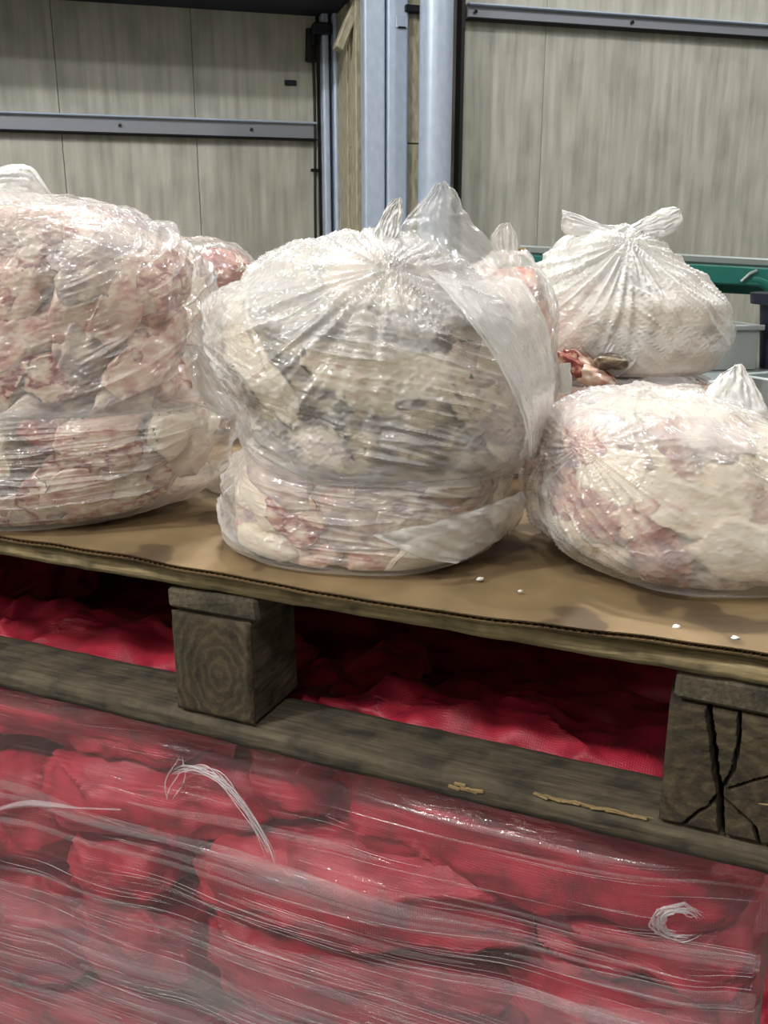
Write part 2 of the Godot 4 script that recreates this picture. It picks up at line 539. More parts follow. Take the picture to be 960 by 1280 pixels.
func keep_inside(b: Bag, p: Vector3, s: float) -> Vector3:
	p.y = clampf(p.y, 0.004, b.top * 0.97 - 0.008)
	var q := section(b, p.y)
	var x := absf(p.x - q.x) / maxf(q.y, 0.01)
	var z := absf(p.z - q.w) / maxf(q.z, 0.01)
	var r := pow(pow(x, b.exp) + pow(z, b.exp), 1.0 / b.exp)
	if r > s:
		p.x = q.x + (p.x - q.x) * s / r
		p.z = q.w + (p.z - q.w) * s / r
	return p


func fold_at(p: Vector3, t: Vector3, s: Vector3, along: float, across: float, sd: float) -> float:
	return n_fold.get_noise_3d(p.dot(t) / along + sd, p.dot(s) / across, p.z / across * 0.6 + sd * 3.0)


# opts: folds = direction of the stretch lines (degrees from horizontal), fold = height of the folds, pleat = depth of the pleats by the knot, knot = place of the gather
func bag(called: String, at: Vector3, yaw: float, rows: Array, depth: float, m: Material, label: String, opts := {}) -> Bag:
	var b := Bag.new()
	b.rows = rows
	b.depth = depth
	b.top = rows[0][0]
	for r in rows: b.width = maxf(b.width, r[2] - r[1])
	b.lean = opts.get("lean", 0.0)
	b.root = thing(called, at, yaw, label, "bag", "clear bags of meat on the pallet")
	var nu := 340
	var nb := 10
	var ns: int = opts.get("rings", 190)
	var nt := 8
	var nv := nb + ns + nt
	var p := PackedVector3Array()
	p.resize(nu * nv)
	for j in nv:
		var h := 0.0
		var s := 1.0
		if j < nb:
			s = (j + 0.2) / nb
		elif j < nb + ns:
			h = b.top * (j - nb) / (ns - 1.0)
		else:
			h = b.top
			s = 1.0 - (j - nb - ns + 0.8) / nt
		for i in nu:
			p[j * nu + i] = on_bag(b, h, TAU * i / nu, s)
	var q := p.duplicate()
	var sd: float = opts.get("seed", 1.0)
	var an := deg_to_rad(opts.get("folds", 0.0))
	var t := Vector3(cos(an), sin(an), 0.0)
	var s2 := Vector3(-sin(an), cos(an), 0.0)
	var amp: float = opts.get("fold", 0.004)
	var pleat: float = opts.get("pleat", 0.0)
	var knot: Vector3 = opts.get("knot", Vector3(0, b.top, 0.03))
	var lump: float = opts.get("lump", 0.006)
	for j in nv:
		var j0 := maxi(j - 1, 0) * nu
		var j1 := mini(j + 1, nv - 1) * nu
		for i in nu:
			var c := p[j * nu + i]
			var nrm := (p[j1 + i] - p[j0 + i]).cross(p[j * nu + (i + 1) % nu] - p[j * nu + (i - 1 + nu) % nu])
			nrm = nrm.normalized() if nrm.length_squared() > 1e-20 else Vector3.UP
			var d := n_big.get_noise_3d(c.x + sd * 7.0, c.y, c.z) * lump
			# long creases that run with the pull of the film
			var reach := 1.0 if j >= nb and j < nb + ns else (j + 0.2) / nb if j < nb else 1.0 - (j - nb - ns + 0.8) / nt
			var un := Vector3((PI - fposmod(TAU * i / nu + PI / 2.0, TAU)) * b.width * 0.40 * reach, c.y, reach * 0.05)
			var f1 := 1.0 - absf(fold_at(un, t, s2, 0.26, 0.030, sd)) * 3.2
			var f2 := 1.0 - absf(fold_at(un, t, s2, 0.14, 0.011, sd + 11.0)) * 3.2
			var patch := clampf(0.55 + n_big.get_noise_3d(c.x * 0.6, c.y * 0.6 + sd, c.z * 0.6) * 1.6, 0.1, 1.0)
			f1 = maxf(f1, 0.0)
			f2 = maxf(f2, 0.0)
			d += (f1 * f1 * amp * 1.5 + f2 * f2 * amp * 0.65) * patch
			d -= amp * 0.45
			if pleat > 0.0:
				d *= clampf((c - knot).length() / 0.13, 0.2, 1.0)
			# crumples
			var cr := 1.0 - absf(n_mid.get_noise_3d(c.x + sd * 3.0, c.y, c.z)) * 2.6
			cr = maxf(cr, 0.0)
			d += cr * cr * amp * 0.3 * clampf(1.3 - patch, 0.0, 1.0)
			if pleat > 0.0:
				var v := c - knot
				var r := v.length()
				var ang := atan2(v.x, -v.y - 0.02) if v.z > -0.02 else atan2(v.x, -v.y - 0.02) + 9.0
				var pl := 1.0 - absf(n_fold.get_noise_2d(ang * 3.4 + sd, r * 2.5)) * 2.8
				d += (maxf(pl, -0.4) - 0.25) * pleat * clampf(r / 0.05, 0.0, 1.0) * clampf(1.0 - r / 0.30, 0.0, 1.0)
			d *= clampf(c.y / 0.05, 0.10, 1.0)
			c += nrm * d
			c.y = maxf(c.y, 0.0005)
			q[j * nu + i] = c
	obj("film", grid(q, nu, nv, true), m, b.root)
	if opts.has("drops"):
		rng.seed = 400 + int(sd)
		var ball := SphereMesh.new()
		ball.radius = 1.0
		ball.height = 1.5
		ball.radial_segments = 10
		ball.rings = 5
		var mm := MultiMesh.new()
		mm.transform_format = MultiMesh.TRANSFORM_3D
		mm.mesh = ball
		mm.instance_count = opts.drops
		var k := 0
		while k < mm.instance_count:
			var c := q[nu * nb + rng.randi() % (nu * ns)]
			if c.z < 0.0 or c.y < b.top * 0.30:
				continue
			mm.set_instance_transform(k, Transform3D(Basis().scaled(Vector3.ONE * rng.randf_range(0.0004, 0.0011)), c + Vector3(0, 0, 0.0004)))
			k += 1
		var w := MultiMeshInstance3D.new()
		w.name = "water_droplets"
		w.multimesh = mm
		w.material_override = M.water
		w.set_meta("kind", "stuff")
		b.root.add_child(w, true)
	if opts.has("hood"):
		# the slack film gathered towards the knot lies in a second, crumpled layer
		var from: float = opts.hood
		var hu := 260
		var hv := 90
		var hp := PackedVector3Array()
		hp.resize(hu * hv)
		for j in hv:
			for i in hu:
				var ang := TAU * i / hu
				var edge := from + 0.10 * n_big.get_noise_2d(cos(ang) * 0.08 + sd, sin(ang) * 0.08)
				var f := j / (hv - 1.0)
				var h := b.top * lerpf(edge, 1.0, minf(f * 1.08, 1.0)) - 0.002
				var c := on_bag(b, h, ang, 0.935 * (1.0 - maxf(f * 1.08 - 1.0, 0.0) / 0.08 * 0.9))
				var v := c - knot
				var r := v.length()
				var a2 := atan2(v.x, -v.y - 0.02) if v.z > -0.02 else atan2(v.x, -v.y - 0.02) + 9.0
				var pl := absf(n_fold.get_noise_2d(a2 * 4.2 + sd + 31.0, r * 3.0)) * 2.4 - 0.5
				var cr := n_mid.get_noise_3d(c.x * 0.7 + sd, c.y * 0.7, c.z * 0.7)
				hp[j * hu + i] = c + v.normalized() * (cr * 0.002) + Vector3(v.x, 0.0, v.z).normalized() * pl * (0.005 * clampf(r / 0.05, 0.0, 1.0))
		obj("gathered_film", grid(hp, hu, hv, true), M[opts.get("hood_film", "film_milk")], b.root)
	return b


# a flattened tube of film: each row holds two opposite edges (x, y, x, y)
func film_flap(called: String, parent: Node3D, rows: Array, z0: float, z1: float, thick: float, m: Material, crease := 0.003, sd := 0.0, surface: Bag = null) -> MeshInstance3D:
	var nu := 72
	var per := 12
	var nv := (rows.size() - 1) * per + 1
	var p := PackedVector3Array()
	p.resize(nu * nv)
	for j in nv:
		var f := j / float(per)
		var k := mini(int(f), rows.size() - 2)
		var t := f - k
		var A := []
		for c in 4:
			var r0: float = rows[maxi(k - 1, 0)][c]
			var r1: float = rows[k][c]
			var r2: float = rows[k + 1][c]
			var r3: float = rows[mini(k + 2, rows.size() - 1)][c]
			A.append(cubic_interpolate(r1, r2, r0, r3, t))
		var zz := lerpf(z0, z1, j / (nv - 1.0))
		var l := Vector3(A[0], A[1], zz)
		var r := Vector3(A[2], A[3], zz)
		if surface:
			l.z = front_of(surface, l) + z0
			r.z = front_of(surface, r) + z1
		var mid := (l + r) / 2.0
		var half := (r - l) / 2.0
		var th := thick * clampf(half.length() / 0.03, 0.2, 1.0)
		if surface:
			mid.z = lerpf(mid.z, front_of(surface, mid) + z0, 0.6)
		for i in nu:
			var an := TAU * i / nu
			var x := cos(an)
			var side := sin(an)
			var c := mid + half * x + Vector3(0, 0, side * th)
			if surface:
				c.z += (1.0 - x * x) * (front_of(surface, mid) + z0 - (l.z + r.z) / 2.0) * 0.4
			var ps := fold_at(Vector3(x * 0.04, f * 0.03, side * 0.004), Vector3.UP, Vector3.RIGHT, 0.09, 0.012, sd)
			var cr := n_mid.get_noise_3d(c.x + sd, c.y, side * 0.01)
			c.z += (1.0 - absf(ps) * 3.0) * crease + cr * crease
			c += half.normalized() * cr * 0.0022
			p[j * nu + i] = c
	return obj(called, grid(p, nu, nv, true, true), m, parent)


func front_of(b: Bag, p: Vector3) -> float:
	var q := section(b, clampf(p.y, 0.0, b.top))
	var x := minf(absf(p.x - q.x) / maxf(q.y, 0.005), 1.0)
	return q.w + q.z * pow(maxf(1.0 - pow(x, b.exp), 0.0), 1.0 / b.exp)


func knot_of(parent: Node3D, at: Vector3, r: float, m: Material, sd: float) -> void:
	var nu := 48
	var nv := 25
	var p := PackedVector3Array()
	p.resize(nu * nv)
	for j in nv:
		var la := PI * (j / (nv - 1.0) - 0.5)
		for i in nu:
			var lo := TAU * i / nu
			var d := Vector3(cos(la) * cos(lo), sin(la), cos(la) * sin(lo))
			var k := 1.0 + 0.35 * n_fold.get_noise_3d(lo * 3.0 + sd, la * 0.8, sd) + 0.18 * sin(lo * 4.0 + sd + la * 5.0)
			p[j * nu + i] = at + d * r * k * Vector3(1.25, 0.85, 0.9)
	obj("knot", grid(p, nu, nv, true), m, parent)


# ---------------------------------------------------------------- pieces of meat in the bags
func chunk_mesh(b: Bag, mid: Vector3, basis: Basis, rad: Vector3, s: float, sd: float, boxy: float) -> ArrayMesh:
	var nu := 26
	var nv := 16
	var p := PackedVector3Array()
	p.resize(nu * nv)
	for j in nv:
		var la := PI * (j / (nv - 1.0) - 0.5)
		for i in nu:
			var lo := TAU * i / nu
			var cl := pow(maxf(cos(la), 0.0), boxy)
			var d := Vector3(cl * signf(cos(lo)) * pow(absf(cos(lo)), boxy), signf(sin(la)) * pow(absf(sin(la)), boxy), cl * signf(sin(lo)) * pow(absf(sin(lo)), boxy))
			var k := 1.0 + 0.30 * n_big.get_noise_3d(d.x * 0.06 + sd, d.y * 0.06, d.z * 0.06) + 0.10 * n_mid.get_noise_3d(d.x * 0.03 + sd, d.y * 0.03, d.z * 0.03)
			p[j * nu + i] = keep_inside(b, mid + basis * (d * rad * k), s * (1.0 - 0.03 * absf(n_mid.get_noise_3d(d.x * 0.02 + sd, d.y * 0.02, d.z * 0.02 + mid.x)))) - mid
	return grid(p, nu, nv, true)


# kinds: list of [material key, words]; fills the front and sides of a bag with pieces pressed against the film, and the middle with larger ones
func fill(b: Bag, kinds: Array, where: String, rows_: int, cols: int, top_share: float, slant: float, sd: int, longer := 1.0) -> void:
	rng.seed = sd
	var hh := b.top * top_share / rows_
	for j in rows_:
		for i in cols + 3:
			var back := i >= cols
			if back and j % 2 == 1:
				continue
			var ang := deg_to_rad(lerpf(-12.0, 192.0, (i + 0.5 + rng.randf_range(-0.25, 0.25) + (0.5 if j % 2 else 0.0) * 0.8) / cols))
			if back:
				ang = deg_to_rad(215.0 + 55.0 * (i - cols) + rng.randf_range(-8, 8))
			var h := clampf(hh * (j + (0.36 if j == 0 else 0.5) + rng.randf_range(-0.2, 0.2)), 0.012, b.top)
			var c := on_bag(b, h, ang, rng.randf_range(0.66, 0.84))
			var out := (on_bag(b, h, ang, 1.0) - on_bag(b, h, ang, 0.5)).normalized()
			var side := Vector3.UP.cross(out).normalized().rotated(out, deg_to_rad(slant + rng.randf_range(-30, 30)))
			var up := out.cross(side)
			var q := section(b, h)
			var wide := PI * (q.y + q.z) * 0.56 / cols
			var each := sqrt(wide * hh)
			var rad := Vector3(each * longer * rng.randf_range(0.75, 1.25), each * rng.randf_range(0.42, 0.66), rng.randf_range(0.018, 0.032))
			if back:
				rad = Vector3(0.07, hh * 0.95, 0.035)
			var kind: Array = kinds[rng.randi() % kinds.size()]
			var at := c
			var mi := chunk_mesh(b, at, Basis(side, up, out), rad, rng.randf_range(0.885, 0.935), rng.randf() * 40.0, rng.randf_range(0.62, 0.95))
			var o := obj(kind[2] if kind.size() > 2 else "meat_piece", mi, M[kind[0]])
			o.transform = b.root.transform * Transform3D(Basis(), at)
			var tall := h / (b.top * top_share)
			var level: String = "lowest" if tall < 0.2 else "low" if tall < 0.42 else "halfway up" if tall < 0.62 else "high" if tall < 0.82 else "topmost"
			var a := rad_to_deg(ang)
			var place: String = ["back right", "rear", "back left"][clampi(i - cols, 0, 2)] if back else "right side" if a < 30 else "front right" if a < 62 else "front, right of centre" if a < 85 else "front, left of centre" if a < 110 else "front left" if a < 145 else "left side"
			tag(o, "%s, %s, %s of %s" % [kind[1], level, place, where], "meat", "pieces of meat in %s" % where)
	# two large pieces fill the middle
	for k in 2:
		var h := b.top * top_share * (0.3 + 0.4 * k)
		var q := section(b, h)
		var at := Vector3(q.x + q.y * (0.2 - 0.4 * k), h, q.w - 0.01)
		var o := obj("meat_piece", chunk_mesh(b, at, Basis(), Vector3(q.y * 0.72, b.top * top_share * 0.36, q.z * 0.72), 0.80, 5.0 + k, 0.7), M[kinds[0][0]])
		o.transform = b.root.transform * Transform3D(Basis(), at)
		tag(o, "%s piece buried deep inside %s" % ["lower big" if k == 0 else "upper big", where], "meat", "pieces of meat in %s" % where)


# ---------------------------------------------------------------- the pallet
const MIDDLE_CRACKS := []
const RIGHT_CRACKS := [[0.21, 1.0, 0.25, 0.75, 0.28, 0.5, 0.31, 0.36, 0.345, 0.0, 0.017], [0.36, 1.0, 0.375, 0.8, 0.36, 0.55, 0.33, 0.44, 0.32, 0.40, 0.009], [0.31, 0.36, 0.48, 0.52, 0.66, 0.66, 0.85, 0.79, 1.0, 0.86, 0.009], [0.31, 0.36, 0.26, 0.22, 0.22, 0.17, 0.17, 0.08, 0.13, 0.0, 0.010], [0.31, 0.34, 0.41, 0.24, 0.50, 0.14, 0.52, 0.05, 0.54, 0.0, 0.008]]


func crack_depth(cracks: Array, x: float, y: float) -> float:
	var deep := 0.0
	for c in cracks:
		var width: float = c[c.size() - 1]
		for k in range(0, c.size() - 3, 2):
			var a := Vector2(c[k], c[k + 1])
			var b := Vector2(c[k + 2], c[k + 3])
			var q := Geometry2D.get_closest_point_to_segment(Vector2(x, y), a, b)
			var wig := 1.0 + n_mid.get_noise_2d(x * 0.2, y * 0.2) * 0.6
			deep = maxf(deep, clampf(1.0 - q.distance_to(Vector2(x, y)) / (width * wig), 0.0, 1.0))
	return deep


func block(parent: Node3D, at: Vector3, size: Vector3, cracks: Array, grain: Material, label := "") -> void:
	# sides and ends as a bevelled box, and an end-grain face of fine relief in front
	var cut := 0.036 if cracks.size() else 0.004
	var o := obj("block", box(size - Vector3(0, 0, cut), 0.003, 0.0015), M.block_side, parent, at - Vector3(0, 0, (cut - 0.004) / 2.0), label)
	var n := 150 if cracks.size() else 40
	var p := PackedVector3Array()
	var uv := PackedVector2Array()
	for j in n:
		for i in n:
			var x := i / (n - 1.0)
			var y := j / (n - 1.0)
			var edge := minf(minf(x, 1.0 - x), minf(y, 1.0 - y))
			var z := 0.0035 * clampf(edge / 0.03, 0.0, 1.0) + n_mid.get_noise_2d(x * 0.12 + at.x, y * 0.12) * 0.0012
			if cracks.size():
				z -= pow(crack_depth(cracks, x, y), 0.5) * 0.03
				if edge < 0.0001:
					z = -0.034
			p.append(Vector3((x - 0.5) * size.x * 0.997, (y - 0.5) * size.y * 0.997, size.z / 2.0 - 0.0015 + z + (cut - 0.004) / 2.0))
			uv.append(Vector2(x, 1.0 - y))
	obj("end_grain", grid(p, n, n, false, true, uv), grain, o)


func plank(parent: Node3D, called: String, at: Vector3, size: Vector3, m: Material, label := "") -> MeshInstance3D:
	# a sawn board with slightly wavy, worn edges
	var nx := 90 if size.x > size.z else 12
	var nz := 12 if size.x > size.z else 90
	var st := new_st()
	var per := [[-1, -1], [1, -1], [1, 1], [-1, 1]]
	var along_x := size.x > size.z
	var n := maxi(nx, nz)
	var ring := 16
	var p := PackedVector3Array()
	for j in n + 2:
		var t := clampf((j - 0.5) / (n - 1.0), 0.0, 1.0) if j > 0 and j < n + 1 else (0.0 if j == 0 else 1.0)
		var shrink := 0.02 if j == 0 or j == n + 1 else 1.0
		for i in ring:
			var an := TAU * (i + 0.5) / ring
			var c := cos(an)
			var s := sin(an)
			var k := 1.0 / pow(pow(absf(c), 14.0) + pow(absf(s), 14.0), 1.0 / 14.0)
			var wob := 1.0
			var cross := (size.z if along_x else size.x) / 2.0
			var a := c * k * cross * shrink
			var b := s * k * size.y / 2.0 * shrink
			var l := (t - 0.5) * (size.x if along_x else size.z)
			a += n_mid.get_noise_3d(l * 0.5, signf(a) * 3.0, at.x + at.z) * 0.0018 * wob
			b += n_mid.get_noise_3d(l * 0.35, signf(b) * 5.0 + a * 0.3, at.z + 9.0) * 0.0014
			p.append(Vector3(l, b, a) if along_x else Vector3(a, b, -l))
	st.clear()
	per.clear()
	return obj(called, grid(p, ring, n + 2, true), m, parent, at, label)


func pallet() -> void:
	rng.seed = 7
	var t := thing("wooden_pallet", PALLET_AT + Vector3(0, 0.98, 0), PALLET_YAW, "grey weathered wooden pallet under the bags, standing on the wrapped red sacks", "pallet")
	var x0 := -1.25
	var x1 := 0.415
	var mid := (x0 + x1) / 2.0
	var long := x1 - x0
	# bottom boards (0 is the pallet's underside), blocks, cross boards, deck boards
	for w in [0.0425, 0.56, 1.08]:
		plank(t, "bottom_board", Vector3(mid, 0.0153, -w), Vector3(long, 0.0295, 0.085), M.board)
	var xs := [-1.18, -0.2025, 0.345]
	for w in [0.048, 0.56, 1.08]:
		for k in 3:
			var wide := 0.100 if k == 1 else (0.16 if k == 2 else 0.12)
			block(t, Vector3(xs[k], 0.0895, -w - 0.004), Vector3(wide, 0.117, 0.098), RIGHT_CRACKS if k == 2 and w < 0.1 else MIDDLE_CRACKS, M.cracked_grain if k == 2 else M.end_grain, "block with split and cracked end grain" if k == 2 and w < 0.1 else "")
	for k in 3:
		var wide := 0.114 if k == 1 else 0.15
		obj("cross_board", box(Vector3(wide, 0.0265, 1.12), 0.004, 0.003), M.cross_board, t, Vector3(xs[k] + (0.005 if k == 1 else 0.0), 0.1622, -0.562))
	var w := 0.0
	for k in 8:
		plank(t, "deck_board", Vector3(mid, 0.1875, -w - 0.0525), Vector3(long, 0.0235, 0.105), M.deck_board if k == 0 else M.board)
		w += 0.145
	# a pale torn sliver along the upper edge of the front bottom board
	var p := PackedVector3Array()
	for i in 30:
		var f := i / 29.0
		p.append(Vector3(lerpf(0.155, 0.262, f), 0.0300 + 0.0012 * sin(f * 21.0), 0.0004 - 0.004 * f + n_mid.get_noise_1d(f * 0.2) * 0.002))
	var st := new_st()
	tube_into(st, p, 0.0012, 6, 0.25)
	for k in 9:
		var c := Vector3(0.16 + 0.011 * k, 0.029, -0.001 - 0.0004 * k)
		box_into(st, c, Vector3(rng.randf_range(0.008, 0.022), 0.0026, 0.004), 0.001, Basis(Vector3.UP, rng.randf_range(-0.3, 0.3)))
	obj("splinter", st.commit(), M.splinter, t, Vector3.ZERO, "pale torn splinter along the board's edge")
	st = new_st()
	for k in 5:
		box_into(st, Vector3(0.075 + 0.006 * k, 0.019 + rng.randf_range(-0.003, 0.003), 0.0008), Vector3(0.012, 0.004, 0.002), 0.0008, Basis(Vector3.BACK, rng.randf_range(-0.2, 0.2)))
	obj("splinter", st.commit(), M.splinter, t, Vector3.ZERO, "pale chipped spot in the board's front edge")
	# bent nail and sliver at the cracked block
	st = new_st()
	tube_into(st, PackedVector3Array([Vector3(0.345, 0.078, 0.012), Vector3(0.36, 0.0805, 0.013), Vector3(0.378, 0.0795, 0.012)]), 0.0016, 6, 0.2)
	obj("wood_sliver", st.commit(), M.splinter, t)
	st = new_st()
	tube_into(st, PackedVector3Array([Vector3(0.368, 0.174, 0.006), Vector3(0.374, 0.160, 0.016), Vector3(0.379, 0.150, 0.017)]), 0.0022, 8)
	obj("nail", st.commit(), M.zinc, t)


func card_sheet() -> void:
	# corrugated cardboard: two liners and the fluting between them
	var t := thing("cardboard_sheet", PALLET_AT + Vector3(0, 1.1822, 0), PALLET_YAW, "brown corrugated cardboard sheet lying on the pallet under all the bags", "cardboard")
	var x0 := -1.28
	var x1 := 0.42
	var far := 1.12
	var lift := func(x: float, w: float) -> float:
		return n_big.get_noise_2d(x * 0.35 + 3.0, w * 0.3) * 0.0025 * clampf(1.0 - w / 0.25, 0.0, 1.0) + 0.0035 * clampf((x - 0.05) / 0.35, 0, 1) * clampf(1.0 - w / 0.1, 0, 1) + 0.001
	var front := func(x: float) -> float:
		return 0.010 + 0.014 * exp(-pow((x + 0.02) / 0.16, 2.0)) + n_big.get_noise_2d(x * 0.5, 8.0) * 0.004
	for side in 2:
		var nx := 220
		var nw := 40
		var p := PackedVector3Array()
		for j in nw:
			for i in nx:
				var x := lerpf(x0, x1, i / (nx - 1.0))
				var w: float = -front.call(x) + (far + front.call(x)) * pow(j / (nw - 1.0), 2.0)
				p.append(Vector3(x, lift.call(x, w) + (0.0048 if side else 0.0), -w))
		# a liner has thickness: doubled, and closed at the edges
		var st := new_st()
		st.append_from(grid(p, nx, nw, false), 0, Transform3D(Basis(), Vector3(0, 0.0005, 0)))
		st.append_from(grid(p, nx, nw, false, true), 0, Transform3D(Basis(), Vector3(0, -0.0005, 0)))
		obj("liner", st.commit(), M.card, t)
	var nx := 2000
	var p := PackedVector3Array()
	for j in 8:
		for i in nx:
			var x := lerpf(x0, x1, i / (nx - 1.0))
			var w: float = -front.call(x) + 0.001 + (far + front.call(x)) * pow(j / 7.0, 2.0)
			p.append(Vector3(x, lift.call(x, w) + 0.0024 + 0.0019 * sin(x * TAU / 0.0068), -w))
	obj("fluting", grid(p, nx, 8, false), M.flute, t)


# ---------------------------------------------------------------- the wrapped load
# along the front, height, half width, half height, setback, roll in degrees, words
const SACKS := [
	[-0.520, 0.918, 0.300, 0.056, 0.035, 4.0, "red woven sack directly under the pallet at the left, its side folded"],
	[-0.345, 0.842, 0.185, 0.060, 0.022, 10.0, "slumped red woven sack with a pointed right end, second layer at the left"],
	[-0.640, 0.745, 0.165, 0.085, 0.015, 8.0, "red woven sack cut by the left edge, beside the small bulging sack"],
	[-0.150, 0.905, 0.075, 0.070, 0.045, 4.0, "small red woven sack end tucked under the pallet's middle block"],
	[0.125, 0.905, 0.228, 0.072, 0.030, 2.0, "broad red woven sack under the pallet to the right of its middle block"],
	[-0.392, 0.735, 0.085, 0.058, 0.018, 6.0, "small bulging red woven sack end with a gathered fold"],
	[-0.080, 0.790, 0.222, 0.078, 0.012, 9.0, "large smooth red woven sack with a rounded left end, middle of the front"],
	[0.245, 0.815, 0.125, 0.050, 0.040, 4.0, "red woven sack at the load's right corner, half hidden by crumpled film"],
	[-0.660, 0.560, 0.200, 0.105, 0.020, 5.0, "red woven sack at the lower left edge under thick film"],
	[-0.385, 0.610, 0.110, 0.080, 0.026, 6.0, "red woven sack below the small bulging one, under thick film"],
	[-0.075, 0.650, 0.215, 0.072, 0.022, 6.0, "red woven sack below the large smooth one, under cloudy film"],
	[0.250, 0.715, 0.122, 0.066, 0.016, 3.0, "red woven sack at the right edge, brightest under the film"],
	[-0.500, 0.430, 0.230, 0.080, 0.020, 3.0, "red woven sack at the bottom left of the load"],
	[0.000, 0.510, 0.270, 0.075, 0.025, 3.0, "red woven sack at the bottom of the load, under the cloudy film"],
	[0.270, 0.580, 0.105, 0.072, 0.020, 2.0, "red woven sack low at the right corner of the load"],
	[-1.020, 0.900, 0.220, 0.075, 0.030, 0.0, "red woven sack at the load's left end, top layer"],
	[-1.020, 0.720, 0.220, 0.095, 0.030, 0.0, "red woven sack at the load's left end, second layer"],
	[-1.020, 0.510, 0.220, 0.100, 0.030, 0.0, "red woven sack at the load's left end, third layer"],
]


func sack(at: Vector3, half: Vector3, roll: float, sd: float, label: String) -> void:
	var nu := 110
	var nv := 60
	var p := PackedVector3Array()
	p.resize(nu * nv)
	var e := 0.55
	var turn := Basis(Vector3.BACK, deg_to_rad(roll))
	for j in nv:
		var la := PI * (j / (nv - 1.0) - 0.5)
		for i in nu:
			var lo := TAU * i / nu
			var cl := pow(maxf(cos(la), 0.0), e)
			var d := Vector3(cl * signf(cos(lo)) * pow(absf(cos(lo)), e), signf(sin(la)) * pow(absf(sin(la)), e), cl * signf(sin(lo)) * pow(absf(sin(lo)), e))
			var q := d * half
			var ends := smoothstep(0.55, 1.0, absf(d.x))
			var k := n_big.get_noise_3d(q.x * 0.6 + sd, q.y * 0.6, q.z * 0.6) * 0.022
			var fold := 1.0 - absf(n_fold.get_noise_3d(q.x / 0.20 + sd, q.y / 0.07 + q.x * 3.0, q.z / 0.2)) * 3.0
			k += maxf(fold, 0.0) * maxf(fold, 0.0) * (0.010 + 0.012 * ends)
			q += d.normalized() * (k - 0.007)
			q.y *= 1.0 - 0.18 * ends * ends
			p[j * nu + i] = turn * q + Vector3(0, half.y, 0)
	var o := obj("red_sack", grid(p, nu, nv, true), M.woven, null)
	o.position = at - Vector3(0, half.y, 0)
	o.rotation_degrees.y = PALLET_YAW
	tag(o, label, "sack", "red woven sacks of the wrapped load")


func wrapped_stack() -> void:
	for k in SACKS.size():
		var s: Array = SACKS[k]
		sack(pal(s[0], s[1], s[4] + 0.17), Vector3(s[2], s[3], 0.17), s[5], k * 3.7, s[6])
	# the top layer bulges up between the pallet's bottom boards
	sack(pal(-0.47, 0.930, 0.150), Vector3(0.27, 0.090, 0.068), -1.0, 71.0, "red woven sack seen through the pallet's left opening")
	sack(pal(0.06, 0.918, 0.150), Vector3(0.25, 0.090, 0.068), 1.0, 77.0, "red woven sack seen through the pallet's right opening")
	sack(pal(-1.00, 0.950, 0.30), Vector3(0.27, 0.112, 0.185), 0.0, 83.0, "red woven sack at the load's far left end, under the pallet")
	sack(pal(-0.86, 0.985, 0.82), Vector3(0.42, 0.095, 0.20), 0.0, 85.0, "red woven sack at the back of the top layer, left half")
	sack(pal(-0.04, 0.985, 0.82), Vector3(0.42, 0.095, 0.20), 0.0, 87.0, "red woven sack at the back of the top layer, right half")
	# what carries them: rows down to the floor, mostly below the picture
	for r in 3:
		var y: float = [0.300, 0.170, 0.060][r]
		for k in 4:
			sack(pal(-0.89 + 0.37 * k, y, 0.20), Vector3(0.20, 0.068 if r < 2 else 0.06, 0.17), 0.0, r * 9.0 + k * 2.3 + 100.0, "red woven sack near the floor, %s layer from below, %s" % [["third", "second", "lowest"][r], ["far left", "left", "middle", "right end"][k]])
	for r in 5:
		sack(pal(-0.45, 0.10 + r * 0.18, 0.72), Vector3(0.80, 0.095, 0.30), 0.0, r * 5.0 + 60.0, "wide red woven sack in the rear of the load, %s layer" % ["lowest", "second", "third", "fourth", "fifth"][r])
	wrap_film()


